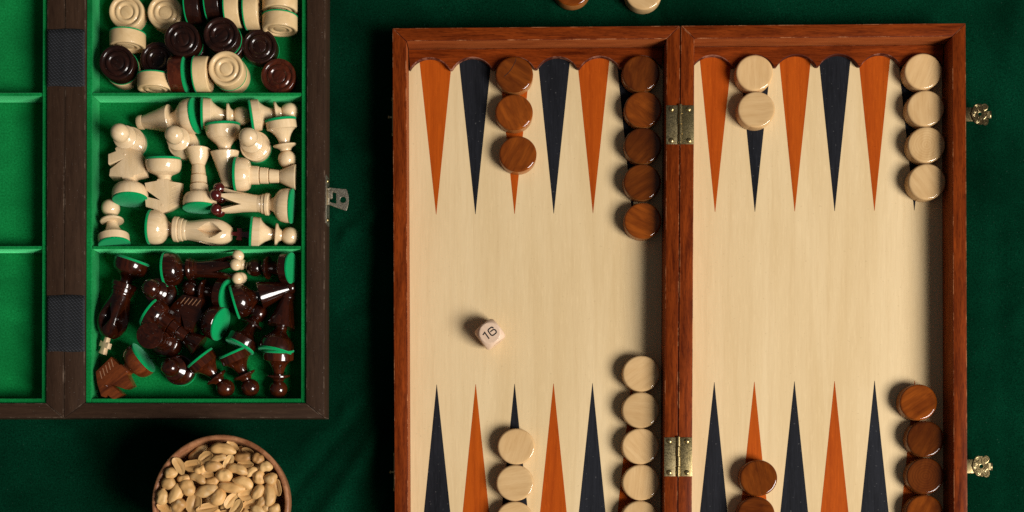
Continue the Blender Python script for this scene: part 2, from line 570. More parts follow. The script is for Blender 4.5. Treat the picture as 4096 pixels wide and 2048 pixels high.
# ------------------------------------------------------------------ the velvet cloth
def inside(x, y):
    """0 under the boxes and the bowl, 1 well away from them"""
    d = 1e9
    for x0, x1, y0, y1 in ((-86, 325, -66, 323), (-560, -131, 38, 420), (-235, -172, -52, 12)):
        dx = max(x0 - x, 0, x - x1)
        dy = max(y0 - y, 0, y - y1)
        d = min(d, math.hypot(dx, dy))
    t = min(1.0, d / 9.0)
    return t * t * (3 - 2 * t)


FOLDS = [  # (x0, y0, x1, y1, half width, height) soft ridges in the cloth
    (-158, -62, -98, 30, 10, 3.4), (-176, -30, -112, 46, 7, -1.8), (-140, -90, -88, -12, 10, 3.0), (-150, 22, -104, 62, 8, 1.6), (-128, 190, -92, 176, 5, -1.8), (-105, 60, -98, 150, 9, -2.2),
    (-128, 170, -90, 200, 8, 2.0), (-130, 240, -90, 228, 7, 1.6), (-128, 120, -92, 128, 9, -1.6),
    (95, 330, 78, 370, 4, 1.4), (110, 330, 104, 372, 4, -1.2), (30, 340, 20, 380, 6, 1.0), (-60, 335, -100, 380, 9, 1.6),
    (336, 40, 350, 260, 12, 0.9), (362, -20, 356, 180, 9, -0.9), (350, 250, 372, 340, 12, 1.0),
    (-320, 30, -260, -40, 14, -4.0), (-360, -10, -280, -60, 16, -5.0), (-250, 26, -180, 30, 8, 1.2),
]


def cloth_height(x, y):
    h = 0.5 * math.sin(x * 0.043 + 1.3 * math.sin(y * 0.021)) + 0.4 * math.sin(y * 0.05 + x * 0.017)
    h += 1.6 * mnoise.noise(Vector((x * 0.022 + y * 0.008, y * 0.014, 3.1))) + 0.5 * mnoise.noise(Vector((x * 0.06, y * 0.045, 7.7)))
    for x0, y0, x1, y1, w, a in FOLDS:
        dx, dy = x1 - x0, y1 - y0
        t = max(0.0, min(1.0, ((x - x0) * dx + (y - y0) * dy) / (dx * dx + dy * dy)))
        d2 = (x - x0 - t * dx) ** 2 + (y - y0 - t * dy) ** 2
        h += 1.35 * a * math.exp(-d2 / (0.6 * w * w))
    return -0.15 + h * inside(x, y) if inside(x, y) > 0 else -0.15


def build_cloth():
    v, f = [], []
    xs = [-900, -700, -560] + [-500 + 2.5 * i for i in range(370)] + [480, 560, 700, 900]
    ys = [-600, -420, -300, -220] + [-150 + 2.5 * i for i in range(240)] + [470, 560, 700, 900]
    for y in ys:
        for x in xs:
            v.append((x, y, cloth_height(x, y)))
    nx = len(xs)
    for j in range(len(ys) - 1):
        for i in range(nx - 1):
            a = j * nx + i
            f.append((a, a + 1, a + nx + 1, a + nx))
    o = obj('tablecloth', mesh_from('tablecloth', v, f, smooth=180), 'velvet')
    o['label'] = 'dark green velvet cloth spread under everything'
    o['kind'] = 'structure'


build_cloth()

# ------------------------------------------------------------------ the backgammon board
SEAM = 119.3


def warp(x, y, z=None):
    """the old case is slightly racked: its long edges climb to the right and the hinge line leans"""
    t = (318.0 - y) / 345.0
    if x <= SEAM:
        k = (x + 84.0) / 203.3
        d = (1 - k) * (-0.8 + 1.6 * t) + k * (0.4 - 2.0 * t)
    else:
        k = (x - SEAM) / 203.5
        d = (1 - k) * (0.4 - 2.0 * t) + k * (-0.6 + 1.2 * t)
    q = (x + d, y + 0.0087 * x)
    return q if z is None else q + (z,)


board = empty('backgammon_board', (119, 128, 0))
tag(board, 'open folding wooden backgammon board with orange and dark blue points', 'board game')
BOFF = (-119, -128, 0)          # children are written in table coordinates


def bpart(name, data, mat, bevel=0.0, smooth=35.0, parent=None, segs=2, edge=None, inner=None, into=None):
    me = mesh_from(name, data[0], data[1], smooth=smooth, bevel=bevel, segs=segs, worn=edge is not None)
    o = obj(name, me, mat, parent or board, loc=BOFF if parent is None else (0, 0, 0))
    if edge:
        me.materials.append(M[edge])
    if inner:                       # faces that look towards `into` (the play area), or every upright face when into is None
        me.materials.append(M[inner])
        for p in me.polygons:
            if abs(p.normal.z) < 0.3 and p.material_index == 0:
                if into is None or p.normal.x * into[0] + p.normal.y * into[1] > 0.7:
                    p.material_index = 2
    return o


YT, YB, YTI, YBI = 318.1, -62.0, 308.8, -52.8
HALVES = ((-84.2, 119.1, -74.4, 109.5), (119.55, 322.9, 129.3, 313.2))


def subdiv_line(a, b, n):
    return [(a[0] + (b[0] - a[0]) * i / n, a[1] + (b[1] - a[1]) * i / n) for i in range(n)]


for (xo0, xo1, xi0, xi1) in HALVES:
    g = 0.05
    for poly, mat in (
        ([(xo0, YT), (xo1, YT), (xi1, YTI), (xi0, YTI)], 'mahogany_x'),
        ([(xo0, YB), (xo1, YB), (xi1, YBI), (xi0, YBI)], 'mahogany_x'),
        ([(xo0, YB), (xo0, YT), (xi0, YTI), (xi0, YBI)], 'mahogany_y'),
        ([(xo1, YB), (xo1, YT), (xi1, YTI), (xi1, YBI)], 'mahogany_y'),
    ):
        cx = sum(p[0] for p in poly) / 4
        cy = sum(p[1] for p in poly) / 4
        # a hair of air in the mitres
        pl = [(x + (g if x < cx else -g), y + (g if y < cy else -g)) for x, y in poly]
        mx, my = (xo0 + xo1) / 2 - cx, (YT + YB) / 2 - cy
        into = (0, math.copysign(1, my)) if mat == 'mahogany_x' else (math.copysign(1, mx), 0)
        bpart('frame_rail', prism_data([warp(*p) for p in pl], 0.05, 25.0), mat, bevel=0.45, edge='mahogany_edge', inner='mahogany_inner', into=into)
    bpart('floor_panel', prism_data([warp(*p) for p in ((xi0 + .06, YBI + .06), (xi1 - .06, YBI + .06), (xi1 - .06, YTI - .06), (xi0 + .06, YTI - .06))], 0.6, 5.0), 'veneer')
    # scalloped strips that seat the checkers
    for sgn, y_edge in ((1, YTI - 0.1), (-1, YBI + 0.1)):
        w = (xi1 - xi0 - 0.3) / 6.0
        poly = [(xi0 + 0.15, y_edge), ]
        for k in range(6):
            c = xi0 + 0.15 + w * (k + 0.5)
            hw, rise = w / 2 - 1.0, 8.6
            R = (hw * hw + rise * rise) / (2 * rise)
            cy0 = (y_edge - sgn * 6.3) - sgn * R
            a0 = math.asin(hw / R)
            if R > rise:
                a0 = math.asin(min(1, hw / R))
            if rise > R:
                a0 = PI - a0
            for i in range(15):
                a = -a0 + 2 * a0 * i / 14
                poly.append((c + R * math.sin(a), cy0 + sgn * R * math.cos(a)))
        poly.append((xi1 - 0.15, y_edge))
        bpart('scalloped_strip', prism_data([warp(*p) for p in poly], 5.03, 9.6), 'mahogany_x', bevel=0.35, segs=1, edge='scallop_edge', inner='scallop_edge')

TIPS = ([-54.9, -26.35, 2.15, 30.65, 59.2, 87.7], [148.0, 176.95, 205.9, 234.9, 263.8, 292.8])
for xs in TIPS:
    for k, x in enumerate(xs):
        for top in (True, False):
            y_tip, y_base = (189.9, 303.5) if top else (66.2, -47.5)
            hw = 11.9
            mat = 'orange' if (k % 2 == 0) == top else 'navy'
            poly = [(x - hw, y_base), (x + hw, y_base), (x + 0.12, y_tip), (x - 0.12, y_tip)]
            bpart('point', prism_data([warp(*p) for p in poly], 4.99, 5.06), mat, smooth=0)


def screw_mesh(r=1.85):
    me = mesh_from('screw', *join(
        lathe_data([(r, 0), (r, 0.25), (r * 0.93, 0.6), (r * 0.7, 0.95), (r * 0.35, 1.12), (0, 1.16)], 20)))
    me.materials.append(M['brass'])
    me.materials.append(M['dark_brass'])
    bm = bmesh.new()
    bm.from_mesh(me)
    for wx, wy in ((r * 0.62, r * 0.13), (r * 0.13, r * 0.62)):
        g = bmesh.ops.create_cube(bm, size=1.0)
        for v in g['verts']:
            v.co = Vector((v.co.x * 2 * wx * S, v.co.y * 2 * wy * S, (1.0 + v.co.z * 0.42) * S))
        for fc in {f for v in g['verts'] for f in v.link_faces}:
            fc.material_index = 1
    bm.to_mesh(me)
    bm.free()
    return me


SCREW = screw_mesh()


def hinge(yc):
    x0, _ = warp(SEAM, yc)
    cy = yc + 0.0087 * SEAM
    h = empty('hinge', (x0 - 119, cy - 128, 25.0), parent=board)
    L = 27.6
    for s in (-1, 1):
        a, b = sorted((s * 0.9, s * 9.9))
        obj('hinge_leaf', mesh_from('hinge_leaf', *box_data(a, b, -L / 2, L / 2, 0.02, 0.62), bevel=0.15), 'brass' if s > 0 else 'old_brass', h)
        for yy in (-11.1, 11.2):
            obj('screw', SCREW, None, h, (s * 6.2 + random.uniform(-.2, .2), yy, 0.55), (0, 0, random.uniform(0, 1.5)))
    n = 4
    for k in range(n):
        ln = (L + 1.0) / n
        d = lathe_data([(1.25, 0.08), (1.45, 0.3), (1.45, ln - 0.3), (1.25, ln - 0.08)], 20)
        d = move(d, lambda x, y, z, k=k: (x + (0.12 if k % 2 else -0.12), -L / 2 - 0.3 + k * ln + z, 0.75 + y))
        obj('hinge_knuckle', mesh_from('hinge_knuckle', *d), 'brass', h)


hinge(247.5)
hinge(11.8)

ROS = [(410, 405), (440, 340), (500, 295), (560, 285), (630, 300), (650, 280), (700, 325), (740, 290), (800, 278), (860, 310), (905, 380), (890, 460),
       (855, 530), (880, 560), (880, 690), (855, 715), (905, 800), (910, 890), (870, 960), (810, 985), (750, 970), (710, 935), (660, 975), (630, 945),
       (560, 950), (490, 920), (440, 870), (415, 825), (352, 640), (345, 600)]


def radial(poly, a):
    best = 0
    dx, dy = math.cos(a), math.sin(a)
    for (x0, y0), (x1, y1) in zip(poly, poly[1:] + poly[:1]):
        ex, ey = x1 - x0, y1 - y0
        det = dx * (-ey) + dy * ex
        if abs(det) < 1e-9:
            continue
        t = (x0 * (-ey) + y0 * ex) / det
        u = (dx * y0 - dy * x0) / det
        if t > 0 and -1e-6 <= u <= 1 + 1e-6:
            best = max(best, t)
    return best


def plate_with_hole(poly, rh, z0, z1, n=96):
    v, f = [], []
    for i in range(n):
        a = 2 * PI * i / n
        r = radial(poly, a)
        for rr, zz in ((rh, z0), (rh, z1), (r, z1), (r, z0)):
            v.append((rr * math.cos(a), rr * math.sin(a), zz))
    for i in range(n):
        j = (i + 1) % n
        for k in range(4):
            f.append((4 * i + k, 4 * i + (k + 1) % 4, 4 * j + (k + 1) % 4, 4 * j + k))
    return v, f


def latch(px, py, mat, z=13.0):
    x, y = P(px, py, z)
    l = empty('latch', (x - 119, y - 128, z), parent=board)
    k = 44.6
    poly = [((a - 628) / k, (622 - b) / k) for a, b in ROS]
    obj('rosette', mesh_from('rosette', *plate_with_hole(poly, 1.5, 0, 0.7), bevel=0.12, segs=1), 'antique', l)
    xw = 322.9 + 0.6 - x
    obj('tongue', mesh_from('tongue', *prism_data([(xw + 0.2, 5.1), (-4.6, 4.9), (-4.2, 0), (-4.6, -4.9), (xw + 0.2, -5.1)], -0.5, -0.02), bevel=0.1), 'antique', l)
    roll = [(7.6 + 0.95 * math.cos(a), 0, -0.2 + 0.95 * math.sin(a)) for a in [2.6 - 0.45 * i for i in range(12)]]
    d = []
    for (xa, _, za), (xb, _, zb) in zip(roll, roll[1:]):
        d.append(([(xa, -2.9, za), (xb, -2.9, zb), (xb, 2.3, zb), (xa, 2.3, za)], [(0, 1, 2, 3)]))
    me = mesh_from('hook', *join(*d))
    me.materials.append(M[mat])
    hk = obj('hook', me, None, l)
    so = hk.modifiers.new('thick', 'SOLIDIFY')
    so.thickness = 0.35 * S
    obj('hook_arm', mesh_from('hook_arm', *box_data(5.2, 7.2, -2.7, 2.1, 0.1, 0.55)), mat, l)
    tubes = []
    for sy in (-1, 1):
        for (cx, cy, r0, turn, ph) in ((-2.4, 4.7 * sy, 2.0, sy, 0.3), (3.4, 4.5 * sy, 2.6, -sy, 2.4), (-4.0, 2.0 * sy, 1.6, -sy, 1.2), (3.6, 1.6 * sy, 1.5, sy, 3.6)):
            pth = []
            for i in range(26):
                q = i / 25.0
                a = ph + turn * q * 8.5
                rr = r0 * (1 - 0.8 * q)
                pth.append((cx + rr * math.cos(a), cy + rr * math.sin(a), 0.75))
            tubes.append(tube_data(pth, 0.26, 5))
        tubes.append(tube_data([(0.3, 2.1 * sy, .75), (0.1, 4.0 * sy, .75), (0.7, 6.2 * sy, .75), (1.7, 6.9 * sy, .75)], 0.24, 5))
        tubes.append(sphere_data((-1.2, 2.6 * sy, 0.7), 0.5, 8, 6))
        tubes.append(sphere_data((-0.2, 6.0 * sy, 0.7), 0.45, 8, 6))
        tubes.append(sphere_data((5.2, 0.6 * sy, 0.7), 0.42, 8, 6))
    tubes.append(tube_data([(1.55 * math.cos(a * PI / 12), 1.55 * math.sin(a * PI / 12), 0.7) for a in range(25)], 0.2, 5))
    tubes.append(sphere_data((-5.6, 0.1, 0.5), 0.55, 8, 6))
    obj('scrollwork', mesh_from('scrollwork', *join(*tubes)), 'old_brass', l)
    for yy in (-9.2, 8.6):
        obj('screw', SCREW, None, l, (xw - 0.5, yy, 4.0), (0, PI / 2, 0))


latch(3918, 457.5, 'old_brass')
latch(3923, 1865, 'old_brass')


def catch(px, py):
    x, y = P(px, py, 17.0)
    x0 = warp(-84.2, y)[0]
    c = empty('catch', (x0 - 119, y - 128, 17.0), parent=board)
    obj('catch_plate', mesh_from('catch_plate', *box_data(-0.85, 0.1, -11.5, 11.5, -4, 4), bevel=0.2), 'brass', c)
    d = lathe_data([(0.85, 0), (0.85, 2.2), (1.3, 2.5), (1.35, 3.1), (0.9, 3.6), (0, 3.7)], 14)
    obj('catch_pin', mesh_from('catch_pin', *d), 'brass', c, (-0.6, 0, 0.5), (0, -PI / 2, 0))
    for yy in (-12.4, 12.6):
        obj('screw', SCREW, None, c, (-0.4, yy, 1.0), (0, -PI / 2, 0))


catch(1561, 470)
catch(1567, 1888)

# ------------------------------------------------------------------ backgammon checkers
RC, HCH = 13.2, 9.8


def chip_mesh():
    r, h = RC, HCH
    prof = [(0, 0), (r - 0.9, 0), (r - 0.35, 0.25), (r - 0.05, 0.9), (r, 1.8), (r, h - 1.5), (r - 0.10, h - 1.0), (r - 0.38, h - 0.55), (r - 0.80, h - 0.25), (r - 1.2, h - 0.08),
            (r - 1.6, h - 0.01), (r - 4, h - 0.05), (r * 0.4, h - 0.12), (0, h - 0.14)]
    return prof


def make_chips():
    m_tan = mesh_from('checker_tan', *lathe_data(chip_mesh(), 64))
    m_tan.materials.append(M['chip_tan'])
    m_br = mesh_from('checker_brown', *lathe_data(chip_mesh(), 64))
    m_br.materials.append(M['chip_brown'])
    m_br.materials.append(M['chip_side'])
    for p in m_br.polygons:
        if abs(p.normal.z) < 0.45:
            p.material_index = 1
    m_tr = m_tan.copy()
    m_tr.materials[0] = M['chip_tan_ring']
    m_brr = m_br.copy()
    m_brr.materials[0] = M['chip_brown_ring']
    rows = [
        # brown, colour flag, picture point of the top face, z of its base
        ('b', 2057, 297, 5.1, 'brown checker with a dark crack, touching the scalloped strip left of the hinge bar'),
        ('b', 2056, 448, 5.1, 'middle brown checker of the upper column of three'),
        ('b', 2071, 615, 5.1, 'lowest brown checker of the upper column of three'),
        ('b', 2564, 292, 5.1, 'topmost brown checker of the column of five beside the hinge bar'),
        ('b', 2573, 436, 5.1, 'second brown checker from the top, beside the upper brass hinge'),
        ('b', 2572, 581, 5.1, 'middle brown checker of the column of five beside the hinge bar'),
        ('b', 2569, 727, 5.1, 'fourth brown checker from the top of the column beside the hinge bar'),
        ('b', 2571, 882, 5.1, 'lowest dark brown checker of the column of five beside the hinge bar'),
        ('t', 3019, 290, 5.1, 'upper of two pale checkers touching the scalloped strip right of the hinge bar'),
        ('t', 3026, 437, 5.1, 'lower of two pale checkers right of the upper hinge, with curved grain'),
        ('t', 3693, 284, 5.1, 'topmost pale checker of the four in the upper right corner'),
        ('t', 3703, 432, 5.1, 'second pale checker from the top along the right wall'),
        ('t', 3707, 578, 5.1, 'third pale checker from the top along the right wall, with ring grain'),
        ('t', 3709, 726, 5.1, 'lowest pale checker of the four along the right wall'),
        ('t', 2565, 1494, 5.1, 'topmost pale checker of the lower column beside the hinge bar'),
        ('t', 2563, 1640, 5.1, 'second pale checker of the lower column beside the hinge bar'),
        ('t', 2562, 1785, 5.1, 'pale checker level with the top of the lower brass hinge'),
        ('t', 2564, 1930, 5.1, 'pale checker just below the lower brass hinge on its left'),
        ('t', 2559, 2075, 5.1, 'pale checker beside the hinge bar cut off by the bottom edge of the picture'),
        ('t', 2065, 1786, 5.1, 'topmost pale checker on the dark point below the die'),
        ('t', 2060, 1932, 5.1, 'second pale checker on the dark point below the die'),
        ('t', 2058, 2078, 5.1, 'third pale checker on the dark point below the die, cut off by the picture edge'),
        ('b', 3035, 1912, 5.1, 'orange brown checker on the orange point right of the lower hinge'),
        ('b', 3025, 2059, 5.1, 'bright orange brown checker cut off by the bottom edge of the picture'),
        ('b', 3675, 1609, 5.1, 'topmost brown checker of the lower right column, set off to the left'),
        ('b', 3703, 1756, 5.1, 'second brown checker from the top of the lower right column'),
        ('b', 3703, 1904, 5.1, 'third brown checker from the top of the lower right column, with ring grain'),
        ('b', 3699, 2052, 5.1, 'lowest brown checker of the lower right column, cut off by the picture edge'),
        ('b', 2289, -50, 0.1, 'chipped brown checker on the green cloth behind the board'),
        ('t', 2575, -34, 0.1, 'pale checker on the green cloth behind the board'),
    ]
    for c, px, py, z, label in rows:
        x, y = P(px, py, z + HCH)
        ring = 'ring grain' in label
        o = obj('backgammon_checker', (m_brr if ring else m_br) if c == 'b' else (m_tr if ring else m_tan), None, None, (x, y, z))
        if 'crack' in label:
            obj('crack', mesh_from('crack', *stroke_data([(1.2, 12.0), (0.9, 9.6), (-0.6, 6.4), (-2.4, 3.2), (-4.6, 0.6), (-7.0, -1.6)], 0.28, HCH - 0.2, HCH + 0.015), smooth=0), 'ink', o)
        o.scale = (1.03, 0.985, 1.0)        # turned by hand, a touch out of round
        tag(o, label, 'checker', 'brown backgammon checkers' if c == 'b' else 'pale backgammon checkers')


make_chips()


# ------------------------------------------------------------------ the numbered die
def make_die():
    a, R = 8.4, 11.15
    z = 5.05
    bm = bmesh.new()
    bmesh.ops.create_cube(bm, size=2.0)
    bmesh.ops.subdivide_edges(bm, edges=bm.edges[:], cuts=23, use_grid_fill=True)
    for v in bm.verts:
        p = v.co * a
        L = p.length
        if L > R:
            p = p * (R / L)
        v.co = p * S
    me = bpy.data.meshes.new('die_body')
    bm.to_mesh(me)
    bm.free()
    me.polygons.foreach_set('use_smooth', [True] * len(me.polygons))
    me.set_sharp_from_angle(angle=math.radians(22))
    zt = z + 2 * a
    cx, cy = P(1740 + 941 / 4.2925, 1180 + 652 / 4.2925, zt)
    ang = math.radians(38)
    d = empty('numbered_die', (cx, cy, z))
    tag(d, 'rounded pale wooden die showing 16', 'die')
    obj('die_body', me, 'die', d, (0, 0, a), (0, 0, ang))

    def q(zx, zy):
        x, y = P(1740 + zx / 4.2925, 1180 + zy / 4.2925, zt)
        return (x - cx, y - cy)
    one = [q(*p) for p in ((822, 688), (853, 643), (930, 752))]
    six = [q(*p) for p in ((1003, 573), (990, 556), (968, 553), (922, 588), (911, 607), (918, 628), (958, 682), (977, 694), (1000, 690),
                           (1043, 657), (1053, 638), (1048, 617), (1031, 597), (1012, 592), (995, 597), (948, 632))]
    obj('printed_number', mesh_from('printed_number', *join(stroke_data(one, 0.92, 0, 0.03), stroke_data(six, 0.92, 0, 0.03)), smooth=0), 'ink', d, (0, 0, 2 * a))
    # the edge of the numbers printed on the two sides that face the camera
    fx = Matrix.Rotation(ang, 3, 'Z')
    for side, sk in ((-PI / 2, ([(-3.2, -0.6), (-1.9, -0.6)], [(-0.9, -0.2), (3.0, 0.6)])), (PI, ([(-2.2, 0.2), (2.4, 0.5)],))):
        R3 = fx @ Matrix.Rotation(side, 3, 'Z')
        parts = []
        for s in sk:
            v, f = stroke_data(s, 0.8, a - 0.02, a + 0.03)
            parts.append(([tuple(R3 @ Vector((pz, px, py + a + 1.5))) for px, py, pz in v], f))
        obj('printed_number', mesh_from('printed_number', *join(*parts), smooth=0), 'ink', d)


make_die()

# ------------------------------------------------------------------ the chess box
ZF, ZRIM, ZR = 4.0, 20.0, 22.0
cbox = empty('chess_box', (-319, 217, 0))
tag(cbox, 'open dark brown chess box lined with bright green flocking', 'box')


def cw(x, y):
    return (x + 0.0027 * (y - 162), y)


def cpart(name, data, mat, bevel=0.0, smooth=35.0, parent=None, segs=2):
    me = mesh_from(name, data[0], data[1], smooth=smooth, bevel=bevel, segs=segs, worn=name == 'frame_rail')
    o = obj(name, me, mat, parent or cbox, loc=(319, -217, 0) if parent is None else (0, 0, 0))
    if name == 'frame_rail':
        me.materials.append(M['rail_edge'])
    return o


CY0, CY1 = 40.6, 394.0
CI0, CI1 = 51.3, 383.0
CHALF = ((-319.0, -133.5, -304.4, -146.6), (-504.8, -319.25, -491.6, -331.8))
DIV = (162.6, 272.2)
for hi, (xo0, xo1, xi0, xi1) in enumerate(CHALF):
    for poly, mat in (
        ([(xo0, CY1), (xo1, CY1), (xi1, CI1), (xi0, CI1)], 'rail_x'),
        ([(xo0, CY0), (xo1, CY0), (xi1, CI0), (xi0, CI0)], 'rail_x'),
        ([(xo0, CY0), (xo0, CY1), (xi0, CI1), (xi0, CI0)], 'rail_y'),
        ([(xo1, CY0), (xo1, CY1), (xi1, CI1), (xi1, CI0)], 'rail_y'),
    ):
        cx = sum(p[0] for p in poly) / 4
        cy = sum(p[1] for p in poly) / 4
        g = 0.05
        pl = [cw(x + (g if x < cx else -g), y + (g if y < cy else -g)) for x, y in poly]
        cpart('frame_rail', prism_data(pl, 0.05, ZR), mat, bevel=0.7, segs=2)
    cpart('base_panel', prism_data([cw(*p) for p in ((xi0 + .05, CI0 + .05), (xi1 - .05, CI0 + .05), (xi1 - .05, CI1 - .05), (xi0 + .05, CI1 - .05))], 0.4, 2.4), 'rail_x')
    # flocked lining: floor, four lining walls, two dividers
    cpart('lining_floor', prism_data([cw(*p) for p in ((xi0 + .1, CI0 + .1), (xi1 - .1, CI0 + .1), (xi1 - .1, CI1 - .1), (xi0 + .1, CI1 - .1))], 2.45, ZF), 'flock')
    t = 3.9
    ty = 3.2
    a0, a1, b0, b1 = xi0 + 0.12, xi1 - 0.12, CI0 + 0.12, CI1 - 0.12
    for q in (
        (a0, a0 + t, b0, b1), (a1 - t, a1, b0, b1), (a0 + t + .05, a1 - t - .05, b0, b0 + ty), (a0 + t + .05, a1 - t - .05, b1 - ty, b1),
    ):
        cpart('lining_wall', prism_data([cw(*p) for p in ((q[0], q[2]), (q[1], q[2]), (q[1], q[3]), (q[0], q[3]))], ZF + .02, ZRIM), 'flock', bevel=0.8, segs=3)
    for yd in DIV:
        q = (a0 + t + .05, a1 - t - .05, yd - 1.15, yd + 1.15)
        cpart('divider', prism_data([cw(*p) for p in ((q[0], q[2]), (q[1], q[2]), (q[1], q[3]), (q[0], q[3]))], ZF + .02, ZRIM - 0.4), 'flock', bevel=0.9, segs=3)


def strap(y_top, y_bot):
    xa, _ = P(187, 0, ZR)
    xb, _ = P(340.5, 0, ZR)
    _, ya = P(0, y_bot, ZR)
    _, yb = P(0, y_top, ZR)
    v, f = [], []
    nx, ny = 18, 10
    for j in range(ny + 1):
        for i in range(nx + 1):
            u, w = i / nx, j / ny
            x = xa + 0.2 + (xb - xa - 0.4) * u
            z = ZR + 0.75 - 0.45 * (2 * u - 1) ** 8 - 0.25 * (2 * w - 1) ** 10 + 0.22 * math.exp(-((u - .47) / .08) ** 2)
            wob = 0.25 * math.sin(7 * u + j)
            v.append((x, ya + (yb - ya) * w + (wob if j in (0, ny) else 0), z))
    for j in range(ny):
        for i in range(nx):
            a = j * (nx + 1) + i
            f.append((a, a + 1, a + nx + 2, a + nx + 1))
    o = cpart('strap_hinge', (v, f), 'webbing', smooth=180)
    so = o.modifiers.new('thick', 'SOLIDIFY')
    so.thickness = 0.9 * S
    so.offset = -1


strap(117, 346)
strap(1181, 1407)


def clasp():
    z = 15.5
    x0, y0 = P(1280 + 745 / 8.05, 720 + 640 / 8.05, z)
    c = empty('clasp', (x0 + 319, y0 - 217, z), parent=cbox)

    def q(a, b):
        x, y = P(1280 + a / 8.05, 720 + b / 8.05, z)
        return (x - x0, y - y0)
    # plate around the padlock hole, in two pieces that meet at the slot's outer edge
    right = [q(*p) for p in ((528, 275), (855, 300), (885, 370), (908, 450), (922, 560), (925, 640), (915, 760), (895, 860), (850, 1000), (528, 888))]
    obj('hasp_plate', mesh_from('hasp_plate', *plate_with_hole(right[::-1], 2.25, -0.5, 0.5, 120), bevel=0.12, segs=1), 'nickel', c)
    for pl in (((300, 248), (526, 274), (526, 425), (430, 400), (300, 330)), ((300, 700), (430, 745), (526, 765), (526, 887), (300, 795))):
        obj('hasp_arm', mesh_from('hasp_arm', *prism_data([q(*p) for p in pl][::-1], -0.5, 0.5), bevel=0.12, segs=1), 'nickel', c)
    ax, ay = q(240, 340)
    bx, by = q(410, 610)
    obj('hasp_loop', mesh_from('hasp_loop', *box_data(ax, bx, by, ay, -1.6, 1.5), bevel=0.9, segs=3), 'nickel', c)
    d = lathe_data([(0.9, 0), (0.9, 11.8)], 12)
    px_, py_ = q(268, 800)
    obj('hinge_pin', mesh_from('hinge_pin', *move(d, lambda x, y, z_: (px_ + x, py_ + z_, y - 0.3))), 'nickel', c)
    xw = -133.5 + 0.0027 * (y0 - 162) - x0
    obj('mount_plate', mesh_from('mount_plate', *box_data(xw - 0.1, xw + 0.8, -17.5, 17.0, -9, 4.2), bevel=0.2), 'nickel', c)
    for yy in (-14.2, 13.8):
        obj('screw', SCREW, None, c, (xw + 0.6, yy, -1.5), (0, PI / 2, 0))


clasp()

# ------------------------------------------------------------------ chess pieces
BASE_W = [(11.8, 1.2), (12.2, 1.6), (12.4, 3.2), (12.3, 5.0), (11.8, 7.4), (10.8, 9.4), (9.7, 10.4), (9.3, 10.5)]


def base_w(k=1.0):
    return [(r * k, t) for r, t in BASE_W]


def felt_mesh(r):
    return ('felt_pad', mesh_from('felt_pad', *lathe_data([(0, -0.5), (r * 1.0, -0.5), (r * 1.05, -0.1), (r * 1.05, 1.0), (r, 1.3), (0, 1.3)], 36)), 'felt')


def lp(name, prof, mat='body', n=40, close=(True, True)):
    return (name, mesh_from(name, *lathe_data(prof, n), smooth=32), mat)


def ball_prof(c, r, n=12, cut=0.0):
    return [(r * math.sin(PI * k / n), c - r * math.cos(PI * k / n)) for k in range(n + 1)]


KINDS, PROFILES = {}, {}


def kind_pawn():
    base = [(10.4, 1.2), (10.8, 1.5), (10.9, 2.2), (10.9, 6.6), (10.6, 7.0), (9.8, 7.2)]
    stem = [(9.8, 7.1), (8.0, 8.4), (6.1, 10.6), (4.7, 13.2), (3.9, 15.8), (3.7, 17.2)]
    collar = [(3.7, 17.1), (7.8, 17.4), (8.3, 17.8), (8.3, 18.7), (7.7, 19.2), (5.6, 20.0), (4.3, 21.0), (3.9, 22.2)]
    head = ball_prof(28.2, 6.6)
    KINDS['pawn'] = [felt_mesh(10.6), lp('base', base), lp('stem', stem), lp('collar', collar), lp('head', head)]
    PROFILES['pawn'] = (base + stem + collar + head, 34.8)


def kind_rook():
    base = base_w(0.97)
    stem = [(9.0, 10.4), (7.0, 10.9), (6.6, 11.4), (6.4, 16.8), (6.0, 17.2), (4.8, 17.3), (4.8, 18.0), (5.8, 18.1), (5.6, 23.4), (5.2, 23.8), (4.2, 23.9),
            (4.2, 24.6), (5.1, 24.7), (4.6, 31.0), (4.0, 31.6)]
    tower = [(4.2, 31.5), (4.7, 31.9), (6.9, 37.0), (9.1, 42.2), (9.2, 42.8), (8.8, 43.2), (0, 43.1)]
    KINDS['rook'] = [felt_mesh(11.6), lp('base', base), lp('stem', stem), lp('tower_top', tower)]
    PROFILES['rook'] = (base + stem + tower, 43.2)


def kind_bishop():
    base = base_w(1.0)
    stem = [(9.6, 10.4), (9.2, 11.0), (6.6, 13.2), (4.9, 15.4), (4.3, 17.4), (4.5, 18.6)]
    mitre = [(4.4, 18.5), (9.7, 18.9), (10.1, 19.4), (9.9, 20.4), (7.4, 29.0), (4.9, 38.6), (4.6, 40.0)]
    knob = [(4.5, 39.9), (5.0, 40.4), (5.2, 41.4), (5.1, 43.0), (4.5, 44.1), (3.0, 44.8), (0, 45.0)]
    KINDS['bishop'] = [felt_mesh(11.9), lp('base', base), lp('stem', stem), lp('mitre', mitre), lp('knob', knob)]
    PROFILES['bishop'] = (base + stem + mitre + knob, 45.0)


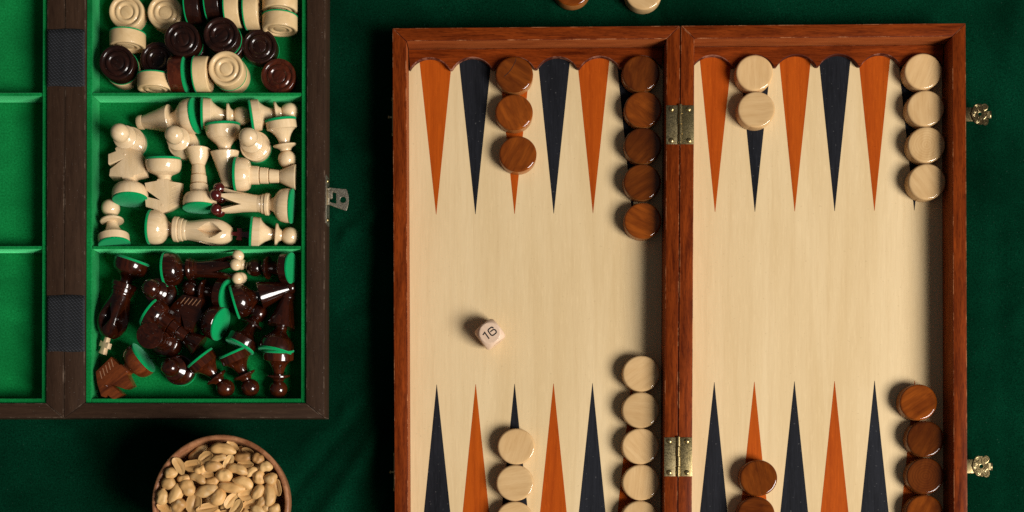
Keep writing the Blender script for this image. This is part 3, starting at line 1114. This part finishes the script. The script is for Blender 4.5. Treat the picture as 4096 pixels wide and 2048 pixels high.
def kind_knight(mirror):
    base = base_w(1.02)
    stem = [(9.6, 10.4), (8.8, 10.9), (5.6, 12.2), (4.6, 13.6), (4.6, 15.5)]
    pts = [(395, 750), (390, 738), (293, 722), (302, 664), (350, 628), (404, 586), (380, 594), (288, 618), (290, 535), (352, 515), (345, 490),
           (372, 468), (470, 500), (553, 545), (577, 718), (490, 733), (482, 750)]
    s = -1 if mirror else 1
    poly = [(s * (437 - x) / 11.0, (876 - y) / 11.2 + 3.8) for x, y in pts]
    if mirror:
        poly = poly[::-1]
    th = 4.7
    v, f = prism_data(poly, -th, th)
    head = mesh_from('horse_head', [(u, z, t) for u, t, z in v], f, bevel=0.35, segs=2)
    cuts = []
    for k in range(5):
        # saw cuts in the mane, on both cheeks
        u0, t0 = s * (-11.2 + 0.5 * k), 19.0 + 2.9 * k
        for sy in (-1, 1):
            d = tube_data([(u0, t0, 0), (u0 + s * 5.2, t0 + 1.9, 0)], 0.34, 6)
            cuts.append(([(u, sy * (th + 0.02 + z * 0.4), t) for u, t, z in d[0]], d[1]))
    eye = []
    for sy in (-1, 1):
        d = tube_data([(s * 1.6 + 0.9 * math.cos(a * PI / 8), 33.2 + 0.9 * math.sin(a * PI / 8), 0) for a in range(17)], 0.28, 5)
        eye.append(([(u, sy * (th + z * 0.6), t) for u, t, z in d[0]], d[1]))
        d = sphere_data((s * 1.6, sy * th, 33.2), 0.5, 8, 6)
        eye.append(d)
    nm = 'knight_m' if mirror else 'knight'
    KINDS[nm] = [felt_mesh(11.7), lp('base', base), lp('stem', stem), ('horse_head', head, 'body'),
                 ('mane_cuts', mesh_from('mane_cuts', *join(*cuts)), 'cut'), ('eye', mesh_from('eye', *join(*eye)), 'body')]
    PROFILES[nm] = (base + stem + [(7.0, 36.0)], 39.5)


def kind_king():
    base = base_w(0.98)
    stem = [(9.4, 10.4), (8.6, 11.2), (5.6, 13.0), (4.4, 15.0), (4.3, 17.0)]
    collar = [(4.3, 16.9), (8.4, 17.3), (9.0, 18.0), (9.0, 20.6), (8.5, 21.2), (8.0, 21.3), (8.0, 21.7), (8.3, 21.9), (8.1, 23.8), (7.6, 24.2), (7.3, 24.3),
              (7.5, 24.8), (7.2, 26.6), (6.9, 27.0)]
    # crown: a bulb split into four petals by deep slots
    n, rows = 128, 48
    v, f = [], []
    t0, t1 = 26.9, 58.6
    for j in range(rows + 1):
        q = j / rows
        t = t0 + (t1 - t0) * q
        R = 6.9 + 3.6 * math.sin(min(1.0, q / 0.62) * PI / 2) ** 1.4
        if q > 0.62:
            R = 10.5 - 5.9 * ((q - 0.62) / 0.38) ** 2.2
        groove = max(0.0, 1 - abs((q - 0.50) / 0.47) ** 1.3)      # bevelled channel between two petals
        hole = max(0.0, 1 - abs((q - 0.55) / 0.27) ** 1.5)         # where the slot opens right through
        for i in range(n):
            a = 2 * PI * i / n
            da = abs(((a + PI / 4) % (PI / 2)) - PI / 4)          # angle to the nearest slot
            r = R
            if groove > 0:
                r *= 1 - 0.30 * groove * max(0.0, 1 - da / 0.62)
            if hole > 0 and da < 0.56 * hole:
                r *= 1 - 0.85 * min(1.0, (0.56 * hole - da) / 0.10)
            v.append((r * math.cos(a), r * math.sin(a), t))
    for j in range(rows):
        for i in range(n):
            k = (i + 1) % n
            f.append((j * n + i, j * n + k, (j + 1) * n + k, (j + 1) * n + i))
    f.append(tuple(range(n))[::-1])
    f.append(tuple(range(rows * n, rows * n + n)))
    crown = mesh_from('crown', v, f, smooth=30)
    outline = [(-1.1, 58.3), (1.1, 58.3), (1.4, 62.0), (1.5, 63.0), (3.2, 62.4), (4.2, 62.2), (4.2, 66.4), (2.0, 66.0), (1.9, 68.2), (2.6, 71.2), (-2.6, 71.2),
               (-1.9, 68.2), (-2.0, 66.0), (-4.2, 66.4), (-4.2, 62.2), (-3.2, 62.4), (-1.5, 63.0), (-1.4, 62.0)]
    cv, cf = prism_data(outline, -1.8, 1.8)
    cross = mesh_from('cross', [(x, z, t) for x, t, z in cv], cf, bevel=0.3)
    KINDS['king'] = [felt_mesh(11.7), lp('base', base), lp('stem', stem), lp('collar', collar), ('crown', crown, 'body'), ('cross', cross, 'accent')]
    PROFILES['king'] = (base + stem + collar + [(10.4, 46.0), (4.6, 58.6)], 71.2)


def kind_queen():
    base = base_w(0.98)
    stem = [(9.4, 10.4), (8.6, 11.2), (5.6, 12.8), (4.5, 14.6), (4.4, 15.8)]
    collar = [(4.4, 15.7), (7.4, 16.1), (8.0, 16.8), (8.0, 18.6), (7.6, 19.2), (7.0, 19.4), (7.2, 19.8), (7.0, 21.4), (6.5, 21.8), (6.2, 22.0), (6.4, 22.4),
              (6.1, 24.2)]
    prongs = 5
    n = 100
    t0, tv, tt = 24.1, 35.0, 50.5
    v, f, rings = [], [], []
    rad = lambda t: 6.0 + 3.6 * max(0.0, (t - t0) / (tt - t0)) ** 1.5
    tri = lambda a: 1 - abs(((a * prongs / (2 * PI)) % 1.0) * 2 - 1)          # 1 in the notch, 0 on the prong
    for t in (t0, 27.5, 31.0):
        rings.append([(rad(t), t)] * n)
    for k in range(9):
        q = k / 8
        ring = []
        for i in range(n):
            top = tv + (tt - tv) * min(1.0, (1 - tri(2 * PI * i / n)) * 1.12)
            t = 33.0 + (top - 33.0) * q
            ring.append((rad(t), t))
        rings.append(ring)
    for k in range(9):
        q = 1 - k / 8
        ring = []
        for i in range(n):
            top = tv + (tt - tv) * min(1.0, (1 - tri(2 * PI * i / n)) * 1.12)
            t = 34.2 + (top - 34.2) * q
            ring.append((max(0.4, rad(t) - 2.6 - 2.2 * (1 - q)), t))
        rings.append(ring)
    for ring in rings:
        for i, (r, t) in enumerate(ring):
            a = 2 * PI * i / n
            v.append((r * math.cos(a), r * math.sin(a), t))
    for j in range(len(rings) - 1):
        for i in range(n):
            k = (i + 1) % n
            f.append((j * n + i, j * n + k, (j + 1) * n + k, (j + 1) * n + i))
    f.append(tuple(range(n))[::-1])
    f.append(tuple(range((len(rings) - 1) * n, len(rings) * n)))
    crown = mesh_from('crown', v, f, smooth=30)
    parts = [felt_mesh(11.7), lp('base', base), lp('stem', stem), lp('collar', collar), ('crown', crown, 'body')]
    for k in range(prongs):
        a = 2 * PI * k / prongs
        parts.append(('crown_ball', mesh_from('crown_ball', *sphere_data((8.7 * math.cos(a), 8.7 * math.sin(a), 53.0), 4.2)), 'accent'))
    KINDS['queen'] = parts
    PROFILES['queen'] = (base + stem + collar + [(9.0, 48.0), (12.9, 53.0)], 57.2)


kind_pawn()
kind_rook()
kind_bishop()
kind_knight(False)
kind_knight(True)
kind_king()
kind_queen()

MESHES = {}


def part_mesh(kind, idx, matname):
    key = (kind, idx, matname)
    if key not in MESHES:
        me = KINDS[kind][idx][1].copy()
        me.materials.clear()
        me.materials.append(M[matname])
        MESHES[key] = me
    return MESHES[key]


def piece(kind, side, rot, loc, label, roll_spin=0.0, body=None):
    base_kind = 'knight' if kind == 'knight_m' else kind
    root = empty('chess_' + base_kind, loc, rot)
    tag(root, label, 'chess piece', ('pale' if side == 'w' else 'dark') + ' chess pieces in the box')
    mats = {'body': body or ('light' if side == 'w' else 'dark'), 'felt': 'felt',
            'accent': 'red' if side == 'w' else 'light', 'cut': 'light' if side == 'w' else 'cut_wood'}
    for i, (nm, me, mk) in enumerate(KINDS[kind]):
        if nm == 'mane_cuts' and side == 'w' and kind == 'knight':
            continue
        obj(nm, part_mesh(kind, i, mats[mk]), None, root)
    return root


def basis(d, roll=0.0):
    z = d.normalized()
    up = Vector((0, 0, 1))
    y = (up - z * up.dot(z)).normalized()
    x = y.cross(z)
    m = Matrix((x, y, z)).transposed()
    return m @ Matrix.Rotation(roll, 3, 'Z')


def lie(kind, side, base_px, tip_px, label, roll=0.0, lift=0.0, pitch=None, body=None):
    prof, L = PROFILES[kind]
    R, tb = max((r, t) for r, t in prof if t < 11)
    al = min(math.atan2(R - r, t - tb) for r, t in prof if t > tb + 6)
    if pitch is not None:
        al = math.radians(pitch)
    zc = ZF + 0.05 + R * math.cos(al) + lift
    z0 = zc + tb * math.sin(al)
    z1 = zc - (L - tb) * math.sin(al)
    bx, by = P(base_px[0], base_px[1], z0)
    tx, ty = P(tip_px[0], tip_px[1], z1)
    dx, dy = tx - bx, ty - by
    h = math.hypot(dx, dy)
    dx, dy = dx / h, dy / h
    d = Vector((dx * math.cos(al), dy * math.cos(al), -math.sin(al)))
    mx, my = (bx + tx) / 2, (by + ty) / 2
    loc = (mx - d.x * L / 2, my - d.y * L / 2, z0)
    return piece(kind, side, basis(d, roll).to_euler(), loc, label, body=body)


def stand(kind, side, top_px, z_top, label, turn=0.0, body=None):
    x, y = P(top_px[0], top_px[1], ZF + z_top)
    return piece(kind, side, (0, 0, turn), (x, y, ZF + 0.05), label, body=body)


def a2(x, y):
    return (300 + x / 2.0127, 360 + y / 2.0127)


def a3(x, y):
    return (300 + x / 1.741, 960 + y / 1.741)


lie('bishop', 'w', a2(968, 207), a2(508, 264), 'pale bishop lying with its tip to the left, top left of the pale pieces')
lie('pawn', 'w', a2(1032, 190), a2(1408, 212), 'pale pawn lying on its side right of the upper bishop, head right')
lie('pawn', 'w', a2(1422, 205), a2(1793, 172), 'pale pawn lying in the top right corner of the middle compartment')
lie('pawn', 'w', a2(1658, 258), a2(1718, 612), 'pale pawn lying along the right wall with its head towards the viewer')
lie('bishop', 'w', a2(1188, 300), a2(1230, 765), 'pale bishop lying with its narrow tip pointing at red queen balls')
lie('knight', 'w', a2(445, 888), a2(432, 470), 'pale knight with its plain head over the upper left pawn', roll=0.0)
lie('knight_m', 'w', a2(710, 552), a2(738, 997), 'pale knight lying head down with carved eye and mane cuts', roll=0.0)
lie('rook', 'w', a2(1005, 925), a2(990, 508), 'pale rook lying between the carved-eye knight and a bishop, felt showing')
lie('rook', 'w', a2(1302, 680), a2(1768, 702), 'pale rook lying along the right with its cup to the wall')
lie('queen', 'w', a2(1738, 934), a2(1118, 888), 'pale queen lying with dark red balls on its crown', roll=0.55)
lie('king', 'w', a2(604, 1104), a2(1400, 1170), 'pale king lying along the divider with a dark red cross', roll=0.0)
lie('pawn', 'w', a2(312, 1212), a2(285, 916), 'pale pawn lying in the lower left corner with its felt showing')
lie('pawn', 'w', a2(1422, 1143), a2(1797, 1185), 'pale pawn lying in the lower right corner beside the king cross')
stand('pawn', 'w', a2(363, 346), 28.2, 'pale pawn standing upright by the left wall above a knight')
stand('pawn', 'w', a2(800, 362), 28.2, 'pale pawn standing upright below the upper bishop')
stand('pawn', 'w', a2(1395, 380), 28.2, 'pale pawn standing upright right of the lying bishop')

lie('king', 'b', a3(388, 176), a3(205, 755), 'dark king lying by the left wall with a pale cross', roll=0.45)
lie('queen', 'b', a3(622, 205), a3(1188, 196), 'dark queen lying with pale balls on its crown', roll=0.2)
lie('pawn', 'b', a3(1503, 195), a3(1200, 190), 'dark pawn in the top right corner with its green felt facing right')
stand('pawn', 'b', a3(532, 335), 28.2, 'dark pawn standing upright below the dark queen base')
lie('pawn', 'b', a3(1052, 382), a3(762, 328), 'dark pawn lying just below the dark queen')
lie('bishop', 'b', a3(1120, 428), a3(1520, 326), 'dark bishop lying with its tip against the right wall')
lie('knight', 'b', a3(1028, 592), a3(672, 460), 'dark knight lying with mane cuts and a large green felt disc', roll=0.0)
lie('rook', 'b', a3(540, 512), a3(852, 728), 'dark rook lying slantwise left of the felt disc', lift=0.5)
stand('rook', 'b', a3(518, 664), 43.2, 'dark rook standing upright with a dull round top')
lie('pawn', 'b', a3(1160, 712), a3(1292, 486), 'dark pawn lying with its head towards the upper bishop')
lie('bishop', 'b', a3(1402, 745), a3(1482, 405), 'dark bishop lying along the right wall with its tip up')
lie('pawn', 'b', a3(1416, 784), a3(1416, 1084), 'reddish dark pawn lying in the lower right corner, head down', body='reddish')
lie('pawn', 'b', a3(1106, 790), a3(1242, 1072), 'middle one of the three reddish pawns along the bottom wall', body='reddish')
lie('pawn', 'b', a3(872, 824), a3(1084, 1074), 'left one of the three reddish pawns along the bottom wall', body='reddish')
stand('pawn', 'b', a3(665, 886), 28.2, 'dark pawn standing upright near the bottom wall')
lie('knight', 'b', a3(482, 816), a3(170, 1040), 'amber brown knight lying in the lower left corner', body='amber', roll=0.0, pitch=3.0)


# ------------------------------------------------------------------ draughts
RD, HD = 12.5, 9.9


def draught_meshes():
    r, h = RD, HD
    prof = [(0, 0.9), (r - 0.3, 0.9), (r - 0.05, 1.1), (r, 1.6), (r, h), (r - 0.15, h + 0.5), (r - 0.6, h + 0.85), (r - 1.3, h + 0.95), (r - 2.3, h + 0.80), (r - 2.8, h + 0.3),
            (r - 3.2, h - 0.25), (r - 4.0, h - 0.3), (r - 4.5, h + 0.15), (r - 5.2, h + 0.55), (r - 6.0, h + 0.6), (r - 6.7, h + 0.3), (r - 7.2, h - 0.3), (r - 7.8, h - 0.45),
            (r - 8.4, h - 0.1), (r - 9.3, h + 0.15), (0, h + 0.2)]
    body = mesh_from('body', *lathe_data(prof, 56), smooth=40)
    felt = mesh_from('felt_pad', *lathe_data([(0, 0), (r * 0.98, 0), (r * 1.015, 0.25), (r * 1.015, 0.8), (r * 0.99, 0.98), (0, 0.98)], 44))
    felt.materials.append(M['felt'])
    out = {}
    for k in ('dr_tan', 'dr_dark', 'dr_red'):
        me = body.copy()
        me.materials.append(M[k])
        out[k] = me
    return out, felt


DR, DRF = draught_meshes()


def draught(kind, px, py, pose, label, z=None, ang=0.0, tilt=(0, 0)):
    """pose 'flat': px,py is the middle of the top face; 'edge': middle of the rim, ang = picture direction from felt to face"""
    if pose == 'flat':
        zb = ZF + 0.05 if z is None else z
        x, y = P(px, py, zb + HD + 0.6)
        rot = (tilt[0], tilt[1], random.uniform(0, 6))
        loc = (x, y, zb)
    else:
        zc = ZF + RD + 0.15 if z is None else z
        x, y = P(px, py, zc + RD * 0.35)
        d = Vector((math.cos(ang), math.sin(ang), 0))
        rot = basis(d, random.uniform(0, 6)).to_euler()
        loc = (x - d.x * HD / 2, y - d.y * HD / 2, zc)
    o = empty('draught', loc, rot)
    tag(o, label, 'draught', ('pale' if kind == 'dr_tan' else 'dark') + ' draughts in the box')
    obj('body', DR[kind], None, o)
    obj('felt_pad', DRF, None, o)
    return o


def a1(x, y):
    return (x / 1.84, y / 1.84)


UP2 = ZF + 0.1 + HD + 1.05
UPD = -PI / 2          # picture downwards
draught('dr_tan', *a1(928, 84), 'flat', 'pale draught lying face up in the top left of the draughts')
draught('dr_tan', *a1(1212, 88), 'flat', 'pale draught face up, half in shadow beside the dark edge-on pair')
draught('dr_tan', *a1(925, 276), 'edge', 'pale draught standing on its rim below the top left one', ang=UPD)
draught('dr_dark', *a1(1416, 27), 'edge', 'glossy dark draught standing on its rim, left of the edge-on pair', ang=0.0)
draught('dr_dark', *a1(1562, 2), 'edge', 'glossy dark draught standing on its rim, right of the edge-on pair', ang=0.0)
draught('dr_tan', *a1(1706, 52), 'edge', 'pale draught on its rim next to the dark edge-on pair', ang=0.0)
draught('dr_tan', *a1(1846, 66), 'edge', 'pale draught on its rim, second from the right wall', ang=0.0)
draught('dr_tan', *a1(2052, 150), 'edge', 'pale draught on its rim in the right corner, face towards the viewer', ang=UPD)
draught('dr_tan', *a1(2052, 8), 'edge', 'pale draught on its rim, cut off by the top picture edge', ang=UPD)
draught('dr_dark', *a1(1380, 330), 'flat', 'dark draught underneath the dark one left of the middle')
draught('dr_dark', *a1(1338, 284), 'flat', 'dark draught on top, overlapping the shadowed pale one', z=UP2)
draught('dr_dark', *a1(1666, 312), 'flat', 'dark draught lying under the raised one near the middle')
draught('dr_dark', *a1(1625, 252), 'flat', 'dark draught raised on another, right below the edge-on pair', z=UP2)
draught('dr_dark', *a1(1908, 336), 'flat', 'dark draught with fine scratches lying face up on the right')
draught('dr_tan', *a1(896, 504), 'flat', 'pale draught hidden under the dark one by the left wall')
draught('dr_dark', *a1(858, 459), 'flat', 'dark draught lying on a pale one by the left wall', z=UP2)
draught('dr_dark', *a1(1158, 434), 'flat', 'dull black draught lying low between two others')
draught('dr_tan', *a1(1130, 592), 'edge', 'pale draught on its rim by the divider, felt side up in the picture', ang=UPD)
draught('dr_red', *a1(1310, 532), 'edge', 'reddish dark draught on its rim, felt against a pale one', ang=PI)
draught('dr_tan', *a1(1476, 532), 'edge', 'pale draught on its rim back to back with a reddish one', ang=0.0)
draught('dr_tan', *a1(1694, 540), 'flat', 'pale draught lying under another pale one by the divider')
draught('dr_tan', *a1(1662, 503), 'flat', 'pale draught with clear rings lying on another by the divider', z=UP2)
draught('dr_red', *a1(2048, 556), 'flat', 'dark red draught lying alone in the lower right corner')


# ------------------------------------------------------------------ bowl and peanuts
BZ = 60.0
BX, BY = P(881, 2014, BZ)
BRO = 276 / (F / (HC - BZ))
bowl_prof = [(0, 0.1), (25, 0.1), (27, 0.7), (34, 9), (40, 21), (44, 36), (46.0, 50), (BRO, 58.2), (BRO - 0.2, 59.4), (BRO - 1.0, 60.0), (BRO - 2.4, 60.0), (BRO - 3.2, 59.3),
             (BRO - 3.6, 57.5), (42.2, 52), (41.0, 46), (35, 40), (25, 37.5), (0, 37)]
bowl = obj('bowl', mesh_from('bowl', *lathe_data(bowl_prof, 96), smooth=50), 'bowl', None, (BX, BY, 0))
tag(bowl, 'round reddish brown wooden bowl full of roasted peanuts', 'bowl')


def nut_mesh(seed, half=False, pinch=0.10, point=0.25):
    """unit kernel: length 1 along x, width 1 along y, thickness 1 along z"""
    rnd = random.Random(seed)
    ph = [rnd.uniform(0, 6.28) for _ in range(6)]
    off = Vector((seed * 3.7, seed * 1.3, 0))
    v, f = sphere_data((0, 0, 0), 0.5, 30, 26)
    out = []
    bend = rnd.uniform(-0.16, 0.16)
    for x, y, z in v:
        x, y, z = z, y, x                # long axis = sphere axis
        q = x * 2
        fat = (1 - abs(q) ** 2.6) ** 0.5 / max(0.06, (1 - q * q) ** 0.5)      # blunter than an ellipsoid
        w = min(fat, 1.6) * (1.0 - point * max(0.0, q) ** 2 - pinch * math.exp(-((q + 0.1) / 0.35) ** 2))
        th = math.atan2(y, z)
        w *= 1 + 0.035 * math.sin(5 * th + ph[1] + 1.5 * q) * (1 - q * q)
        w *= 1 + 0.09 * mnoise.noise(Vector((x * 3.2, y * 4.5, z * 4.5)) + off) + 0.03 * mnoise.noise(Vector((x * 11, y * 11, z * 11)) + off)
        y, z = y * w * 0.93, z * w * 0.93
        y += bend * (q * q - 0.35)
        if q > 0.93:
            x += 0.03                     # little beak of the germ
        if half and z > 0.0:
            e = min(1.0, math.hypot(q, y * 2))
            z = 0.05 * e ** 6 - 0.10 * math.exp(-((y - bend * (q * q - 0.35)) / 0.085) ** 2) * max(0.0, 1 - abs(q) ** 2 * 1.2) - 0.04 * (1 - e)
        out.append((x, y, z))
    return mesh_from('kernel', [(x / S * 0.001, y / S * 0.001, z / S * 0.001) for x, y, z in out], f, smooth=50 if half else 180)


NUT_W = [nut_mesh(i, False, 0.02 + 0.05 * (i % 4), 0.12 + 0.12 * (i % 3)) for i in range(14)]
NUT_H = [nut_mesh(20 + i, True, 0.02, 0.15 + 0.1 * (i % 3)) for i in range(8)]

G = 1.0
HF = {}


def h0(ix, iy):
    rho = math.hypot(ix * G, iy * G)
    return 38.0 + 11.0 * min(1.0, max(0.0, (rho - 26) / 9.0))


def place_nut(cx, cy, Ln, W, T, ang, tiltx=0.0):
    """lowest height at which the kernel rests on what is already in the bowl (it may nestle a little)"""
    ca, sa = math.cos(ang), math.sin(ang)
    z = -1e9
    cells = []
    R = int(max(Ln, W) / 2 / G) + 1
    ix0, iy0 = round(cx / G), round(cy / G)
    for ix in range(ix0 - R, ix0 + R + 1):
        for iy in range(iy0 - R, iy0 + R + 1):
            dx, dy = ix * G - cx, iy * G - cy
            u = (dx * ca + dy * sa) / (Ln / 2)
            w = (-dx * sa + dy * ca) / (W / 2)
            e = 1 - u * u - w * w
            if e > 0.12:
                t = T / 2 * math.sqrt(e)
                cells.append((ix, iy, t))
                z = max(z, HF.get((ix, iy), h0(ix, iy)) + t * 0.72)
    for ix, iy, t in cells:
        HF[(ix, iy)] = max(HF.get((ix, iy), -1e9), z + t * 0.9)
    return z


def nut(cx, cy, Ln, W, deg, kind, label, zmax=61.0):
    half = kind == 'h'
    T = W * (0.62 if half else 0.9)
    ang = math.radians(deg)
    z = place_nut(cx, cy, Ln, W, T, ang)
    z = min(z, zmax)
    me = random.choice(NUT_H if half else NUT_W)
    key = (me.name, kind)
    if key not in MESHES:
        m2 = me.copy()
        m2.materials.clear()
        m2.materials.append(M[{'r': 'peanut_skin', 'n': 'peanut_brown'}.get(kind, 'peanut')])
        MESHES[key] = m2
    flip = random.choice((0, PI))
    o = obj('peanut', MESHES[key], None, None, (BX + cx, BY + cy, z), (random.uniform(-.25, .25), random.uniform(-.15, .15), ang + flip))
    o.scale = (Ln, W, T if not half else W * 1.0)
    if half:
        o.rotation_euler = (random.uniform(-.35, .35), random.uniform(-.2, .2), ang + flip)
    tag(o, label, 'peanut', 'roasted peanuts in the bowl')
    return z


LAB_W = 'whole roasted peanut kernel heaped in the wooden bowl'
LAB_H = 'split half of a roasted peanut kernel in the wooden bowl'
rn = random.Random(3)
# nuts underneath, seen only in the gaps
for k in range(48):
    a = k * 2.39996
    r = 36.0 * math.sqrt((k + 0.5) / 48)
    nut(r * math.cos(a), r * math.sin(a), rn.uniform(13, 16), rn.uniform(8, 9.5), rn.uniform(0, 180), 'w', 'roasted peanut kernel half buried under the top layer in the bowl', 50)
NUTS = [
    (720, 535, 120, 80, 20, 'w'), (570, 620, 120, 80, 10, 'w'), (895, 430, 150, 70, 15, 'w'), (830, 645, 140, 90, 20, 'w'), (1290, 830, 120, 90, 70, 'w'), (930, 890, 120, 90, 20, 'w'),
    (1000, 310, 120, 70, -35, 'h'), (1150, 372, 120, 75, -30, 'h'), (1330, 890, 80, 70, 0, 'w'), (1200, 555, 120, 75, 40, 'w'),
    (672, 378, 215, 108, 40, 'w'), (935, 345, 225, 110, -8, 'r'), (1262, 432, 112, 100, -30, 'n'), (1122, 420, 170, 92, 5, 'n'), (1140, 485, 150, 72, 0, 'h'),
    (768, 425, 148, 102, 35, 'h'), (985, 465, 150, 80, 60, 'h'), (525, 500, 168, 92, -60, 'h'), (652, 495, 168, 108, 10, 'h'), (843, 505, 160, 105, 5, 'r'),
    (452, 570, 115, 108, 20, 'w'), (1072, 535, 200, 100, -15, 'w'), (1330, 510, 122, 105, 10, 'w'), (795, 578, 108, 72, -10, 'h'), (945, 590, 152, 125, 0, 'w'),
    (1270, 605, 132, 115, 90, 'w'), (1380, 620, 118, 112, 20, 'w'), (700, 615, 160, 92, -25, 'w'), (430, 665, 128, 115, -10, 'w'), (605, 700, 168, 135, -60, 'w'),
    (1125, 655, 190, 108, -20, 'w'), (1435, 700, 152, 85, -80, 'h'), (1262, 745, 152, 102, 55, 'w'), (785, 730, 212, 120, 15, 'w'),
    (495, 760, 192, 120, 65, 'w'), (370, 790, 150, 115, 80, 'w'), (1015, 700, 240, 105, -8, 'w'), (1150, 770, 142, 108, 10, 'h'), (1365, 775, 205, 108, -85, 'w'),
    (890, 790, 168, 130, 60, 'w'), (660, 850, 182, 140, 75, 'h'), (520, 870, 145, 130, 45, 'w'), (1010, 820, 168, 85, 50, 'h'), (790, 895, 190, 95, 10, 'h'),
    (1060, 890, 170, 100, 50, 'h'), (1200, 850, 160, 85, 15, 'h'), (385, 895, 130, 80, -35, 'h'), (1265, 910, 140, 92, -25, 'w'), (1410, 900, 112, 95, 20, 'w'),
]
made = []


def clock(x, y):
    h = (90 - math.degrees(math.atan2(y, x))) / 15.0 % 24
    h = int(round(h)) % 24
    hr = 'one two three four five six seven eight nine ten eleven twelve'.split()
    return ("half past " if h % 2 else "") + hr[(h // 2 - 1) % 12] + ("" if h % 2 else " o'clock")


red = 0
for (zx, zy, Ln, W, deg, kind) in NUTS:
    x, y = P(500 + zx / 2.342, 1650 + zy / 2.342, 56.0)
    k = 2.342 * F / (HC - 56.0)
    label = {'w': LAB_W, 'h': LAB_H, 'n': 'shrivelled brown peanut near the upper right rim of the bowl'}.get(kind)
    if kind == 'r':
        label = ('peanut at the top of the heap with dark red skin at its end', 'peanut with a dark red skin patch below the topmost ones')[red]
        red += 1
    if kind == 'n' and zx > 1200:
        label = 'curled brown peanut touching the upper right rim of the bowl'
    if kind in 'wh':
        rho = math.hypot(x - BX, y - BY)
        where = 'against the bowl rim' if rho > 31 else 'midway between rim and centre' if rho > 17 else 'near the middle of the bowl'
        label = ('whole peanut ' if kind == 'w' else 'split half peanut ') + where + ', towards ' + clock(x - BX, y - BY)
    nut(x - BX, y - BY, Ln / k * 1.05, W / k * 1.13, deg, kind, label)
    made.append((label, Ln * W, COL.objects[-1]))
for lab in {m[0] for m in made}:          # two that share a direction: tell them by size
    same = sorted((m for m in made if m[0] == lab), key=lambda m: m[1])
    if len(same) == 2:
        for word, m in zip(('smaller', 'larger'), same):
            m[2]['label'] = word + ' ' + lab
# the half of the heap nearest the viewer, mostly below the picture
for k in range(44):
    a = rn.uniform(PI, 2 * PI)
    r = 38.0 * math.sqrt(rn.uniform(0.0, 1))
    x, y = r * math.cos(a), r * math.sin(a) - 7
    if math.hypot(x, y) > 38:
        continue
    half = rn.random() < 0.35
    nut(x, y, rn.uniform(13, 16.5), rn.uniform(8, 9.5), rn.uniform(0, 180), 'h' if half else 'w', LAB_H if half else LAB_W, 58)
